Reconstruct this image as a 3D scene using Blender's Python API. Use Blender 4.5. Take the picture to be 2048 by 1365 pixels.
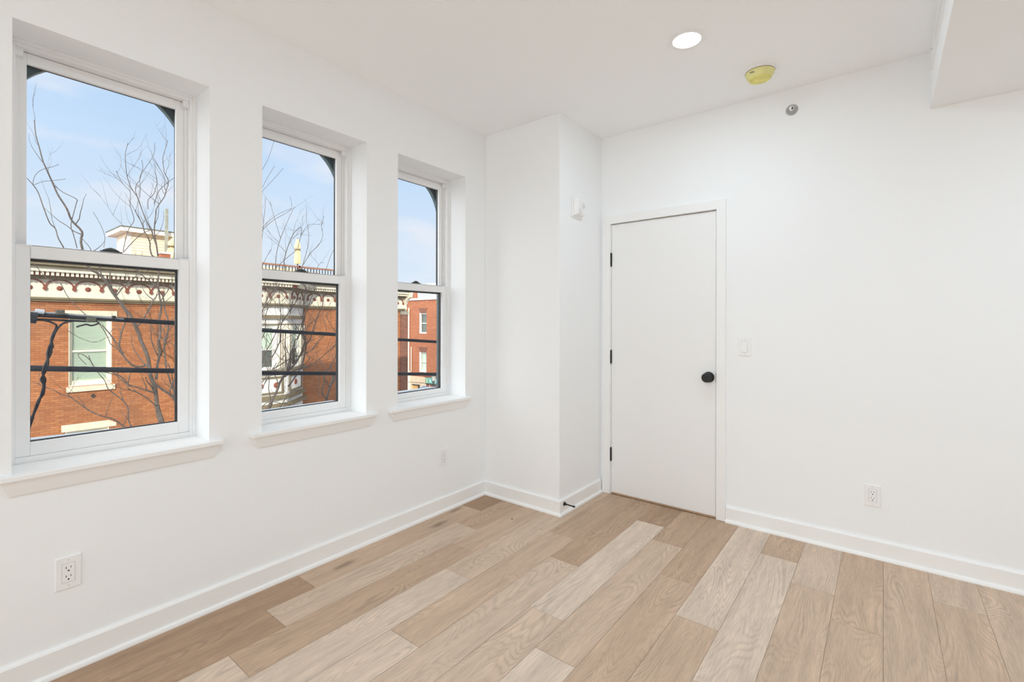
import bpy, math, random
from mathutils import Vector
R_ = random.Random(7)
S = bpy.context.scene
for o in list(bpy.data.objects): bpy.data.objects.remove(o)
COL = S.collection

# ------------------------------------------------------------ camera
CX, CY, CZ, YAW, ROLL, FPX, PPY = 2.3859, -3.3048, 1.2909, 0.6646, 0.0018, 948.022, 647.893
cd = bpy.data.cameras.new('camera'); cam = bpy.data.objects.new('camera', cd); COL.objects.link(cam)
cam.location = (CX, CY, CZ)
cam.rotation_mode = 'XYZ'
cd.sensor_width = 36; cd.sensor_fit = 'HORIZONTAL'; cd.lens = 36 * FPX / 2048
cd.shift_y = (PPY - 682.5) / 2048; cd.clip_start = 0.02; cd.clip_end = 400
from mathutils import Matrix
fw = Vector((-math.sin(YAW), math.cos(YAW), 0)); rt = Vector((math.cos(YAW), math.sin(YAW), 0)); up = Vector((0, 0, 1))
r3 = rt * math.cos(ROLL) + up * math.sin(ROLL); u3 = up * math.cos(ROLL) - rt * math.sin(ROLL)
cam.rotation_euler = Matrix((r3, u3, -fw)).transposed().to_euler()
S.camera = cam

# ------------------------------------------------------------ sky, sun, exposure
S.view_settings.view_transform = 'Standard'; S.view_settings.look = 'None'
S.view_settings.exposure = 0.17; S.view_settings.gamma = 1; S.view_settings.use_curve_mapping = False
S.cycles.diffuse_bounces = 12; S.cycles.max_bounces = 16; S.cycles.transparent_max_bounces = 16
S.cycles.caustics_reflective = False; S.cycles.caustics_refractive = False
SKY = 0.91
SUN = 3.55
LAMP = 5.7
REAR_SKY_FILL = 3.25  # strength of the unseen sky lobe added as room fill
w = bpy.data.worlds.new('sky'); S.world = w; w.use_nodes = True
nt = w.node_tree; nt.nodes.clear()
def N(t, **k):
    n = nt.nodes.new(t)
    for a, b in k.items(): setattr(n, a, b)
    return n
out = N('ShaderNodeOutputWorld'); bg = N('ShaderNodeBackground'); tc = N('ShaderNodeTexCoord')
sep = N('ShaderNodeSeparateXYZ'); ramp = N('ShaderNodeValToRGB')
nt.links.new(tc.outputs['Generated'], sep.inputs[0]); nt.links.new(sep.outputs['Z'], ramp.inputs[0])
e = ramp.color_ramp.elements
e[0].position = 0.0; e[0].color = (0.80, 0.87, 0.97, 1)
e[1].position = 0.42; e[1].color = (0.46, 0.67, 0.97, 1)
x = e.new(0.15); x.color = (0.70, 0.82, 0.98, 1)
x = e.new(0.62); x.color = (1.15, 1.18, 1.22, 1)
x = e.new(1.0); x.color = (1.45, 1.45, 1.45, 1)
mp = N('ShaderNodeMapping'); mp.inputs['Scale'].default_value = (3.2, 3.2, 11)
no = N('ShaderNodeTexNoise'); no.inputs['Scale'].default_value = 1.6; no.inputs['Detail'].default_value = 6
cr = N('ShaderNodeValToRGB'); cr.color_ramp.elements[0].position = 0.50; cr.color_ramp.elements[1].position = 0.78
cr.color_ramp.elements[1].color = (0.75, 0.75, 0.75, 1)
mx = N('ShaderNodeMix', data_type='RGBA'); mx.inputs[7].default_value = (0.93, 0.90, 0.95, 1)
nt.links.new(tc.outputs['Generated'], mp.inputs[0]); nt.links.new(mp.outputs[0], no.inputs['Vector'])
nt.links.new(no.outputs[0], cr.inputs[0]); nt.links.new(cr.outputs[0], mx.inputs[0])
nt.links.new(ramp.outputs[0], mx.inputs[6])
# sky raised behind the camera, out of view, to fill the room with daylight
dt = N('ShaderNodeVectorMath', operation='DOT_PRODUCT'); dt.inputs[1].default_value = Vector((-0.20, -1.0, 0.50)).normalized()
nt.links.new(tc.outputs['Generated'], dt.inputs[0])
mr = N('ShaderNodeMapRange', interpolation_type='SMOOTHSTEP'); mr.inputs[1].default_value = 0.33; mr.inputs[2].default_value = 0.95
mr.inputs[3].default_value = SKY; mr.inputs[4].default_value = SKY * REAR_SKY_FILL
nt.links.new(dt.outputs['Value'], mr.inputs[0]); nt.links.new(mr.outputs[0], bg.inputs[1])
mc = N('ShaderNodeMapRange', interpolation_type='SMOOTHSTEP'); mc.inputs[1].default_value = 0.30; mc.inputs[2].default_value = 0.7
nt.links.new(dt.outputs['Value'], mc.inputs[0])
mh = N('ShaderNodeMix', data_type='RGBA'); mh.inputs[7].default_value = (0.93, 0.96, 1.0, 1)
nt.links.new(mc.outputs[0], mh.inputs[0]); nt.links.new(mx.outputs[2], mh.inputs[6]); nt.links.new(mh.outputs[2], bg.inputs[0])
nt.links.new(bg.outputs[0], out.inputs[0])
sl = bpy.data.lights.new('sun', 'SUN'); sl.energy = SUN; sl.angle = 0.009; sl.color = (1.0, 0.93, 0.80)
so = bpy.data.objects.new('sun', sl); COL.objects.link(so); so.location = (10, -10, 20)
so.rotation_euler = Vector((0.75, -0.5, 0.45)).to_track_quat('Z', 'Y').to_euler()

# ------------------------------------------------------------ helpers
def at(px, py, X=None, Y=None):
    """point of the real world seen at a pixel of the 2048 x 1365 photograph, on the plane X or Y"""
    q = fw + r3 * ((px - 1024) / FPX) - u3 * ((py - PPY) / FPX)
    t = (X - CX) / q.x if X is not None else (Y - CY) / q.y
    return Vector((CX, CY, CZ)) + q * t

def tag(o, label=None, cat=None, group=None, kind=None):
    if label: o['label'] = label
    if cat: o['category'] = cat
    if group: o['group'] = group
    if kind: o['kind'] = kind
    return o
def empty(name, loc=(0, 0, 0), rz=0, label=None, cat=None, group=None, kind=None):
    o = bpy.data.objects.new(name, None); COL.objects.link(o); o.location = loc; o.rotation_euler = (0, 0, rz)
    o.empty_display_size = 0.05
    return tag(o, label, cat, group, kind)
def wloc(o):
    v = Vector((0, 0, 0))
    while o is not None: v += o.location; o = o.parent
    return v
class MB:
    def __init__(s): s.v = []; s.f = []; s.c = None
    def add(s, vs, fs):
        b = len(s.v); s.v += [tuple(x) for x in vs]; s.f += [tuple(i + b for i in f) for f in fs]; return s
    def box(s, a, b):
        x0, x1 = sorted((a[0], b[0])); y0, y1 = sorted((a[1], b[1])); z0, z1 = sorted((a[2], b[2]))
        return s.add([(x0,y0,z0),(x1,y0,z0),(x1,y1,z0),(x0,y1,z0),(x0,y0,z1),(x1,y0,z1),(x1,y1,z1),(x0,y1,z1)],
                     [(0,3,2,1),(4,5,6,7),(0,1,5,4),(1,2,6,5),(2,3,7,6),(3,0,4,7)])
    def hexa(s, bot, top):   # 4 bottom points, 4 top points (ccw from above)
        return s.add(list(bot) + list(top), [(0,3,2,1),(4,5,6,7),(0,1,5,4),(1,2,6,5),(2,3,7,6),(3,0,4,7)])
    def prism(s, pts, d):     # planar polygon extruded by vector d
        n = len(pts); d = Vector(d); p = [Vector(q) for q in pts]
        return s.add(p + [q + d for q in p], [tuple(range(n)), tuple(reversed(range(n, 2*n)))] +
                     [(i, n + i, n + (i+1) % n, (i+1) % n) for i in range(n)])
    def obox(s, A, B, out0, out1, z0, z1, ma=0, mb=0):   # box along plan segment A->B, from out0 to out1 along its right-hand normal
        A = Vector((A[0], A[1])); B = Vector((B[0], B[1])); t = (B - A).normalized(); n = Vector((t.y, -t.x))
        P = [A + n*out0 - t*out0*ma, A + n*out1 - t*out1*ma, B + n*out1 + t*out1*mb, B + n*out0 + t*out0*mb]
        return s.hexa([(p.x, p.y, z0) for p in P], [(p.x, p.y, z1) for p in P])
    def tube(s, pts, rad, k=6, caps=True):
        pts = [Vector(p) for p in pts]; n = len(pts)
        if not hasattr(rad, '__len__'): rad = [rad] * n
        b = len(s.v); prev = None
        for i, p in enumerate(pts):
            t = (pts[min(i+1, n-1)] - pts[max(i-1, 0)])
            if t.length < 1e-9: t = Vector((0, 0, 1))
            t.normalize()
            if prev is None:
                a = t.cross(Vector((0.31, 0.17, 0.93)) if abs(t.z) < .9 else Vector((1, 0, 0))).normalized()
            else:
                a = (prev - t * prev.dot(t))
                a = a.normalized() if a.length > 1e-6 else t.orthogonal().normalized()
            prev = a; c = t.cross(a)
            for j in range(k):
                an = 2*math.pi*j/k; q = p + (a*math.cos(an) + c*math.sin(an)) * rad[i]; s.v.append(tuple(q))
        for i in range(n-1):
            for j in range(k):
                s.f.append((b+i*k+j, b+i*k+(j+1) % k, b+(i+1)*k+(j+1) % k, b+(i+1)*k+j))
        if caps:
            s.f.append(tuple(b + j for j in reversed(range(k)))); s.f.append(tuple(b+(n-1)*k+j for j in range(k)))
        return s
    def lathe(s, prof, org, axis, k=32):     # prof: (radius, distance along axis)
        org = Vector(org); ax = Vector(axis).normalized(); a = ax.orthogonal().normalized(); c = ax.cross(a)
        b = len(s.v); n = len(prof)
        for r, h in prof:
            for j in range(k):
                an = 2*math.pi*j/k; s.v.append(tuple(org + ax*h + (a*math.cos(an) + c*math.sin(an))*max(r, 1e-5)))
        for i in range(n-1):
            for j in range(k):
                s.f.append((b+i*k+j, b+i*k+(j+1) % k, b+(i+1)*k+(j+1) % k, b+(i+1)*k+j))
        s.f.append(tuple(b + j for j in reversed(range(k)))); s.f.append(tuple(b+(n-1)*k+j for j in range(k)))
        return s
    def build(s, name, mat, parent=None, local=False, bevel=0, smooth=False, merge=False):
        me = bpy.data.meshes.new(name); o = bpy.data.objects.new(name, me); COL.objects.link(o)
        off = Vector((0, 0, 0))
        if parent is not None:
            o.parent = parent
            if not local: off = wloc(parent)
        me.from_pydata([tuple(Vector(p) - off) for p in s.v], [], s.f)
        import bmesh
        bm = bmesh.new(); bm.from_mesh(me)
        if merge: bmesh.ops.remove_doubles(bm, verts=bm.verts, dist=1e-5)
        bmesh.ops.recalc_face_normals(bm, faces=bm.faces); bm.to_mesh(me); bm.free()
        me.materials.append(mat)
        if smooth:
            for p in me.polygons: p.use_smooth = True
            try: me.set_sharp_from_angle(angle=math.radians(40))
            except Exception: pass
        if bevel:
            m = o.modifiers.new('bevel', 'BEVEL'); m.width = bevel; m.segments = 2; m.limit_method = 'ANGLE'; m.angle_limit = math.radians(40)
        return o

# ------------------------------------------------------------ materials
def mat(name, col, rough=0.5, metal=0.0, spec=0.5, noise=0.0, nscale=8, bump=0.0, bscale=200):
    m = bpy.data.materials.new(name); m.use_nodes = True; t = m.node_tree; b = t.nodes['Principled BSDF']
    b.inputs['Base Color'].default_value = (*col, 1); b.inputs['Roughness'].default_value = rough
    b.inputs['Metallic'].default_value = metal; b.inputs['Specular IOR Level'].default_value = spec
    if noise or bump:
        c = t.nodes.new('ShaderNodeTexCoord')
    if noise:
        n = t.nodes.new('ShaderNodeTexNoise'); n.inputs['Scale'].default_value = nscale; n.inputs['Detail'].default_value = 4
        t.links.new(c.outputs['Object'], n.inputs['Vector'])
        r = t.nodes.new('ShaderNodeMapRange'); r.inputs[1].default_value = .3; r.inputs[2].default_value = .7
        r.inputs[3].default_value = 1 - noise; r.inputs[4].default_value = 1 + noise
        t.links.new(n.outputs[0], r.inputs[0])
        v = t.nodes.new('ShaderNodeVectorMath'); v.operation = 'SCALE'; v.inputs[0].default_value = col
        t.links.new(r.outputs[0], v.inputs['Scale']); t.links.new(v.outputs[0], b.inputs['Base Color'])
    if bump:
        n2 = t.nodes.new('ShaderNodeTexNoise'); n2.inputs['Scale'].default_value = bscale; n2.inputs['Detail'].default_value = 2
        t.links.new(c.outputs['Object'], n2.inputs['Vector'])
        bp = t.nodes.new('ShaderNodeBump'); bp.inputs['Strength'].default_value = bump; bp.inputs['Distance'].default_value = .001
        t.links.new(n2.outputs[0], bp.inputs['Height']); t.links.new(bp.outputs[0], b.inputs['Normal'])
    return m
M = {}
M['wall'] = mat('white_wall_paint', (.900, .912, .920), .65, spec=.3, bump=.05, bscale=350)
M['ceiling'] = mat('white_ceiling_paint', (.940, .955, .968), .8, spec=.2, bump=.04, bscale=300)
M['trim'] = mat('white_trim_paint', (.90, .90, .895), .38, spec=.4)
M['vinyl'] = mat('white_window_vinyl', (.87, .87, .87), .35, spec=.4)
M['door'] = mat('white_door_paint', (.88, .88, .875), .5, spec=.35)
M['plate'] = mat('white_plastic', (.88, .88, .88), .3)
M['slot'] = mat('dark_socket_slot', (.02, .02, .02), .6)
M['black'] = mat('black_metal', (.012, .012, .012), .42, metal=.2)
M['gasket'] = mat('black_window_finish', (.012, .014, .016), .5)
M['teal'] = mat('dark_teal_exterior_paint', (.10, .155, .17), .5, noise=.08)
M['extsill'] = mat('pale_exterior_sill', (.55, .60, .66), .6)
M['lock'] = mat('dark_bronze_lock', (.09, .10, .095), .45, metal=.4)
M['yellow'] = mat('yellow_dust_cover', (.76, .70, .18), .35, noise=.15, nscale=25)  # deeper tone stands in for the unlit end of the cover
M['terrace'] = mat('pale_terrace_paving', (.80, .80, .79), .9, noise=.08, nscale=3)  # pale so the added terrace throws light at the ceiling
M['orange'] = mat('orange_tab', (.72, .48, .12), .4)
M['paleyellow'] = mat('pale_yellow_plastic', (.78, .74, .32), .35, noise=.06, nscale=20)  # paler tone stands in for lamp light on the cover's side
M['chrome'] = mat('grey_escutcheon', (.45, .45, .44), .35, metal=.3)
M['lensgrey'] = mat('clear_strobe_lens', (.74, .74, .73), .15)
M['screw'] = mat('screw_head', (.70, .70, .69), .35)
M['cable'] = mat('black_cable_jacket', (.008, .012, .019), .55, spec=.25, noise=.2, nscale=40)
M['cablegrey'] = mat('grey_strand', (.20, .22, .24), .5)
M['silver'] = mat('silver_clamp', (.40, .44, .50), .4, metal=.3)
M['boxdark'] = mat('dark_splice_box', (.045, .05, .04), .7, noise=.4, nscale=60)
M['cream'] = mat('cream_trim_paint', (.78, .74, .60), .6, noise=.05, nscale=3)
M['white_ext'] = mat('white_trim_exterior', (.78, .78, .74), .6, noise=.04, nscale=3)
M['brown'] = mat('brown_stripe_paint', (.17, .10, .06), .7)
M['olive'] = mat('olive_brown_moulding', (.19, .155, .09), .7, noise=.15, nscale=3)
M['redtrim'] = mat('oxide_red_trim', (.22, .062, .038), .7, noise=.1, nscale=9)
M['stone'] = mat('pale_stone', (.66, .60, .47), .8, noise=.12, nscale=4)
M['greystone'] = mat('grey_stone', (.30, .27, .22), .8, noise=.15, nscale=5)
M['blind'] = mat('pale_blind', (.84, .90, .80), .6)
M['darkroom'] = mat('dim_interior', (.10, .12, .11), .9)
M['bark'] = mat('grey_brown_bark', (.100, .082, .072), .85, noise=.35, nscale=14)
M['bark2'] = mat('grey_bark', (.085, .082, .080), .85, noise=.3, nscale=14)
M['canvas'] = mat('cream_canvas', (.78, .64, .36), .8, noise=.1, nscale=6)
M['siding'] = mat('cream_siding', (.82, .74, .56), .7)
M['roofedge'] = mat('grey_roof_edge', (.13, .15, .13), .8)
M['post'] = mat('weathered_grey_post', (.30, .31, .27), .8, noise=.25, nscale=6)
M['rail'] = mat('red_brown_rail', (.33, .16, .10), .7)
M['iron'] = mat('dark_iron', (.03, .03, .03), .6)
M['hvac'] = mat('pale_grey_metal', (.62, .64, .66), .5)
M['greysiding'] = mat('pale_grey_siding', (.46, .48, .50), .7)
M['asphalt'] = mat('sunlit_street_paving', (.30, .30, .31), .9, noise=.15, nscale=2)  # street colour raised to bounce light up at the window heads
M['concrete'] = mat('concrete', (.50, .49, .47), .9, noise=.1, nscale=2)
M['beige'] = mat('beige_stucco', (.62, .50, .36), .85, noise=.08, nscale=4)
M['tan'] = mat('orange_tan_panel', (.62, .36, .12), .7)
M['signteal'] = mat('teal_sign_face', (.10, .38, .36), .5, noise=.2, nscale=3)
M['signgreen'] = mat('green_sign_end', (.10, .33, .17), .5)
M['signpale'] = mat('pale_sign_letter', (.60, .72, .68), .5)
M['awning'] = mat('blue_awning_cloth', (.16, .20, .32), .8)
M['lampglass'] = mat('frosted_lantern_glass', (.58, .60, .58), .3)
M['lampmetal'] = mat('dark_teal_lamp_metal', (.06, .085, .085), .5)
M['speck'] = mat('dark_speck', (.03, .015, .01), .6)
M['threshold'] = mat('tan_wood_strip', (.62, .40, .25), .5, noise=.1, nscale=12)
M['seam'] = mat('pale_seam', (.55, .55, .54), .7)
M['ventdark'] = mat('grey_vent_gap', (.22, .22, .21), .7)

def glass(name, tint=(.98, .99, .985), refl=.02):
    m = bpy.data.materials.new(name); m.use_nodes = True; t = m.node_tree; t.nodes.clear()
    o = t.nodes.new('ShaderNodeOutputMaterial'); a = t.nodes.new('ShaderNodeBsdfTransparent'); b = t.nodes.new('ShaderNodeBsdfGlossy')
    a.inputs[0].default_value = (*tint, 1); b.inputs['Roughness'].default_value = .35
    x = t.nodes.new('ShaderNodeMixShader'); x.inputs[0].default_value = refl
    t.links.new(a.outputs[0], x.inputs[1]); t.links.new(b.outputs[0], x.inputs[2]); t.links.new(x.outputs[0], o.inputs[0])
    return m
M['glass'] = glass('window_glass')
M['farglass'] = glass('street_window_glass', (.93, .97, .94), .08)

def emis(name, col, s):
    m = bpy.data.materials.new(name); m.use_nodes = True; b = m.node_tree.nodes['Principled BSDF']
    b.inputs['Base Color'].default_value = (*col, 1); b.inputs['Emission Color'].default_value = (*col, 1); b.inputs['Emission Strength'].default_value = s
    return m
M['lens'] = emis('lit_lamp_lens', (1, .985, .95), 6)

def brick(name, c1, c2, mortar, dark, w_=.212, h_=.066):
    m = bpy.data.materials.new(name); m.use_nodes = True; t = m.node_tree; b = t.nodes['Principled BSDF']
    b.inputs['Roughness'].default_value = .85; b.inputs['Specular IOR Level'].default_value = .2
    g = t.nodes.new('ShaderNodeNewGeometry'); s = t.nodes.new('ShaderNodeSeparateXYZ'); t.links.new(g.outputs['Position'], s.inputs[0])
    a = t.nodes.new('ShaderNodeMath'); a.operation = 'ADD'; t.links.new(s.outputs[0], a.inputs[0]); t.links.new(s.outputs[1], a.inputs[1])
    c = t.nodes.new('ShaderNodeCombineXYZ'); t.links.new(a.outputs[0], c.inputs[0]); t.links.new(s.outputs[2], c.inputs[1])
    k = t.nodes.new('ShaderNodeTexBrick'); k.inputs['Scale'].default_value = 1; k.inputs['Brick Width'].default_value = w_
    k.inputs['Row Height'].default_value = h_; k.inputs['Mortar Size'].default_value = .005; k.inputs['Mortar Smooth'].default_value = .2
    k.inputs['Color1'].default_value = (*c1, 1); k.inputs['Color2'].default_value = (*c2, 1); k.inputs['Mortar'].default_value = (*mortar, 1)
    t.links.new(c.outputs[0], k.inputs['Vector'])
    n = t.nodes.new('ShaderNodeTexNoise'); n.inputs['Scale'].default_value = .9; n.inputs['Detail'].default_value = 6; n.inputs['Roughness'].default_value = .65
    t.links.new(g.outputs['Position'], n.inputs['Vector'])
    r = t.nodes.new('ShaderNodeMapRange'); r.inputs[1].default_value = .45; r.inputs[2].default_value = .75; t.links.new(n.outputs[0], r.inputs[0])
    x = t.nodes.new('ShaderNodeMix'); x.data_type = 'RGBA'; x.inputs[7].default_value = (*dark, 1)
    mu = t.nodes.new('ShaderNodeMath'); mu.operation = 'MULTIPLY'; mu.inputs[1].default_value = .6; t.links.new(r.outputs[0], mu.inputs[0])
    t.links.new(mu.outputs[0], x.inputs[0]); t.links.new(k.outputs['Color'], x.inputs[6]); t.links.new(x.outputs[2], b.inputs['Base Color'])
    bp = t.nodes.new('ShaderNodeBump'); bp.inputs['Strength'].default_value = .4; bp.inputs['Distance'].default_value = .01; bp.invert = True
    t.links.new(k.outputs['Fac'], bp.inputs['Height']); t.links.new(bp.outputs[0], b.inputs['Normal'])
    return m
M['brick'] = brick('orange_brick', (.46, .195, .083), (.35, .130, .052), (.19, .085, .05), (.20, .10, .06))
M['brickfar'] = brick('red_brick', (.47, .175, .090), (.37, .125, .060), (.40, .22, .14), (.30, .11, .065))
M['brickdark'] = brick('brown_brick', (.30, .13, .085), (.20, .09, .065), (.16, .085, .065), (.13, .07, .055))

# oak plank floor: per-plank attribute 'plank' = (tone, random offset, random offset)
def floor_mat():
    m = bpy.data.materials.new('oak_plank'); m.use_nodes = True; t = m.node_tree; b = t.nodes['Principled BSDF']; L = t.links.new
    nn = t.nodes.new
    at_ = nn('ShaderNodeAttribute'); at_.attribute_name = 'plank'
    sp = nn('ShaderNodeSeparateColor'); L(at_.outputs['Color'], sp.inputs[0])
    g = nn('ShaderNodeNewGeometry'); s = nn('ShaderNodeSeparateXYZ'); L(g.outputs['Position'], s.inputs[0])
    def math_(op, a, b_=None, c=None):
        n = nn('ShaderNodeMath'); n.operation = op
        for i, v in enumerate((a, b_, c)):
            if v is None: continue
            if isinstance(v, (int, float)): n.inputs[i].default_value = v
            else: L(v, n.inputs[i])
        return n.outputs[0]
    ox = math_('MULTIPLY_ADD', sp.outputs[1], 37.0, s.outputs[0]); oy = math_('MULTIPLY_ADD', sp.outputs[2], 53.0, s.outputs[1])
    def comb(sx, sy):
        c = nn('ShaderNodeCombineXYZ'); L(math_('MULTIPLY', ox, sx), c.inputs[0]); L(math_('MULTIPLY', oy, sy), c.inputs[1]); return c.outputs[0]
    def noise(vec, sc, det, rough=.5, dist=0):
        n = nn('ShaderNodeTexNoise'); n.inputs['Scale'].default_value = sc; n.inputs['Detail'].default_value = det
        n.inputs['Roughness'].default_value = rough; n.inputs['Distortion'].default_value = dist; L(vec, n.inputs['Vector']); return n.outputs[0]
    fine = noise(comb(1, .06), 210, 3, .65)
    streak = noise(comb(1, .09), 26, 4, .55)
    big = noise(comb(1, .30), 6, 3)
    # cathedral figure: contour lines of a stretched noise
    cat = noise(comb(1, .20), 5.5, 1.2, .4, .5)
    lines = math_('SINE', math_('MULTIPLY', cat, 240.0))
    lines = math_('MULTIPLY_ADD', lines, .5, .5)
    lines = math_('POWER', lines, 2.5)
    amt = nn('ShaderNodeMapRange'); amt.inputs[1].default_value = .42; amt.inputs[2].default_value = .62; L(big, amt.inputs[0])
    lines = math_('MULTIPLY', lines, amt.outputs[0])
    rp = nn('ShaderNodeValToRGB'); L(sp.outputs[0], rp.inputs[0])
    e = rp.color_ramp.elements
    e[0].position = 0; e[0].color = (.375, .238, .145, 1); e[1].position = 1; e[1].color = (.700, .580, .475, 1)
    x = e.new(.5); x.color = (.570, .415, .298, 1)
    v = math_('MULTIPLY_ADD', math_('SUBTRACT', streak, .5), .62, 1.0)
    v = math_('MULTIPLY_ADD', math_('SUBTRACT', fine, .5), .60, v)
    v = math_('MULTIPLY_ADD', math_('SUBTRACT', big, .5), .40, v)
    v = math_('MULTIPLY_ADD', lines, -.20, v)
    sc = nn('ShaderNodeVectorMath'); sc.operation = 'SCALE'; L(rp.outputs[0], sc.inputs[0]); L(v, sc.inputs['Scale'])
    # knots
    vo = nn('ShaderNodeTexVoronoi'); vo.inputs['Scale'].default_value = 1.0; L(comb(4.2, 1.35), vo.inputs['Vector'])
    dn = math_('MULTIPLY_ADD', math_('SUBTRACT', noise(comb(1, .5), 30, 3), .5), .10, vo.outputs['Distance'])
    kn = nn('ShaderNodeMapRange'); kn.inputs[1].default_value = .13; kn.inputs[2].default_value = .02; kn.inputs[3].default_value = 0; kn.inputs[4].default_value = 1; L(dn, kn.inputs[0])
    sc2 = nn('ShaderNodeSeparateColor'); L(vo.outputs['Color'], sc2.inputs[0])
    on = math_('GREATER_THAN', sc2.outputs[0], .60)
    kf = math_('MULTIPLY', math_('MULTIPLY', kn.outputs[0], on), .72)
    mx = nn('ShaderNodeMix'); mx.data_type = 'RGBA'; mx.inputs[7].default_value = (.13, .075, .04, 1)
    L(kf, mx.inputs[0]); L(sc.outputs[0], mx.inputs[6]); L(mx.outputs[2], b.inputs['Base Color'])
    b.inputs['Roughness'].default_value = .48; b.inputs['Specular IOR Level'].default_value = .35
    bp = nn('ShaderNodeBump'); bp.inputs['Strength'].default_value = .12; bp.inputs['Distance'].default_value = .0006
    L(fine, bp.inputs['Height']); L(bp.outputs[0], b.inputs['Normal'])
    return m
M['floor'] = floor_mat()

# ------------------------------------------------------------ room shell
H = 2.718; XW = 4.6; YR = -6.5; AX = .669; BY = -.593; TH = .301
def grid_wall(name, along, u0, u1, z0, z1, d0, d1, holes, material):
    """wall slab with rectangular holes; along='Y' -> plane X=d0 facing the room, thickness to d1"""
    us = sorted({u0, u1, *[h[0] for h in holes], *[h[1] for h in holes]}); zs = sorted({z0, z1, *[h[2] for h in holes], *[h[3] for h in holes]})
    def P(u, z, d): return (d, u, z) if along == 'Y' else (u, d, z)
    def hole(i, j):
        if i < 0 or j < 0 or i >= len(us)-1 or j >= len(zs)-1: return True
        cu = (us[i]+us[i+1])/2; cz = (zs[j]+zs[j+1])/2
        return any(h[0] < cu < h[1] and h[2] < cz < h[3] for h in holes)
    m = MB()
    for i in range(len(us)-1):
        for j in range(len(zs)-1):
            if hole(i, j): continue
            a, b, c, d = us[i], us[i+1], zs[j], zs[j+1]
            for dd in (d0, d1): m.add([P(a,c,dd),P(b,c,dd),P(b,d,dd),P(a,d,dd)], [(0,1,2,3)])
            if hole(i-1, j): m.add([P(a,c,d0),P(a,d,d0),P(a,d,d1),P(a,c,d1)], [(0,1,2,3)])
            if hole(i+1, j): m.add([P(b,c,d0),P(b,d,d0),P(b,d,d1),P(b,c,d1)], [(0,1,2,3)])
            if hole(i, j-1): m.add([P(a,c,d0),P(b,c,d0),P(b,c,d1),P(a,c,d1)], [(0,1,2,3)])
            if hole(i, j+1): m.add([P(a,d,d0),P(b,d,d0),P(b,d,d1),P(a,d,d1)], [(0,1,2,3)])
    return tag(m.build(name, material, merge=True), kind='structure')
WIN = [(-3.080, -2.466), (-2.237, -1.643), (-1.416, -.807)]
ZS, ZH = .755, 2.355
STZ = .7607
grid_wall('wall_left', 'Y', YR, .12, -.1, H+.1, 0, -TH, [(a, b, ZS-.02, ZH) for a, b in WIN], M['wall'])
DL, DR, DZ = .756, 1.518, 2.047
grid_wall('wall_front', 'X', 0, XW, -.1, H+.1, 0, .12, [(DL-.02, DR+.02, 0, DZ+.02)], M['wall'])
tag(MB().box((.3, 1.4, -.1), (2.0, 1.5, H+.1)).box((.2, .12, -.1), (.3, 1.5, H+.1)).box((2.0, .12, -.1), (2.1, 1.5, H+.1)).build('wall_hall', M['wall']), kind='structure')   # passage behind the closed door
tag(MB().box((0, BY, 0), (AX, 0, H)).build('wall_chase', M['wall'], bevel=.004), kind='structure')
tag(MB().box((XW, YR, -.1), (XW+.1, .2, H+.1)).build('wall_right', M['wall']), kind='structure')
RX0, RX1, RZ0, RZ1 = .5, 4.2, .06, 2.38       # added rear glazing, out of view, to bring in fill daylight
grid_wall('wall_rear', 'X', -TH, XW+.1, -.1, H+.1, YR, YR-.15, [(RX0, RX1, RZ0, RZ1)], M['wall'])
tag(MB().box((-2, YR-7, -.35), (XW+3, YR-.15, -.08)).build('ground_terrace', M['terrace']), kind='structure')  # unseen pale slab, added to bounce daylight up to the ceiling
tag(MB().box((-TH, YR-.1, H), (XW+.1, 1.5, H+.12)).build('ceiling', M['ceiling']), kind='structure')
SX, SZ = 2.576, 2.42
tag(MB().box((-TH, -4.2, H+.12), (9, 14, 9.6)).build('wall_upper', M['brickfar']), kind='structure')   # unseen upper block, added and sized to shade the street
tag(MB().box((SX, YR, SZ), (XW, 0, H)).build('wall_soffit', M['wall'], bevel=.003), kind='structure')

# floor planks
PW, PL = .1817, 1.206
JOINT = {0:(-.868,[.02,.50,.14]),1:(-1.104,[.35,.68,.15]),2:(-1.328,[.50,.38,.80]),3:(-1.552,[.62,.86,.7]),4:(-.84,[.36,.52,.85]),
 5:(-1.105,[.26,.68,.75]),6:(-.342,[.12,.92,.66]),7:(-.552,[.30,.60,.90]),8:(-.907,[.34,.46,.6]),9:(-1.20,[.88,.50,.6]),
 10:(-.34,[.40,.90,.70]),11:(-.58,[.72,.55,.5]),12:(-.815,[.50,.52,.5]),13:(-1.20,[.55,.5,.6]),14:(-.35,[.66,.52,.5]),15:(-.95,[.6,.5,.5])}
fm = MB(); tones = []
fr = random.Random(3)
for k in range(-1, 26):
    x0 = .025 + PW*k; x1 = x0 + PW
    x0 = max(x0, 0); x1 = min(x1, XW)
    j0, tn = JOINT.get(k, (-fr.random()*PL, [fr.random() for _ in range(3)]))
    ys = [1.45]; y = j0
    while y + PL < 1.4: y += PL
    while y > YR: ys.append(y); y -= PL
    ys.append(YR)
    for i in range(len(ys)-1):
        a, b = ys[i+1], ys[i]; gx, gy = .0006, .0006
        fm.add([(x0+gx, a+gy, 0), (x1-gx, a+gy, 0), (x1-gx, b-gy, 0), (x0+gx, b-gy, 0)], [(0, 1, 2, 3)])
        ti = round((j0-b)/PL)+1 if b < 1.44 else (0 if a >= j0-1e-6 and a < j0+1e-6 else -1)
        tones.append((tn[max(ti, 0)] if ti < len(tn) else .3+.6*fr.random(), fr.random(), fr.random(), 1))
fm.box((-TH, YR-.1, -.1), (XW+.1, 1.5, -.0015)); tones += [(0, .5, .5, 1)]*6
floor = tag(fm.build('floor', M['floor']), kind='structure')
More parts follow.
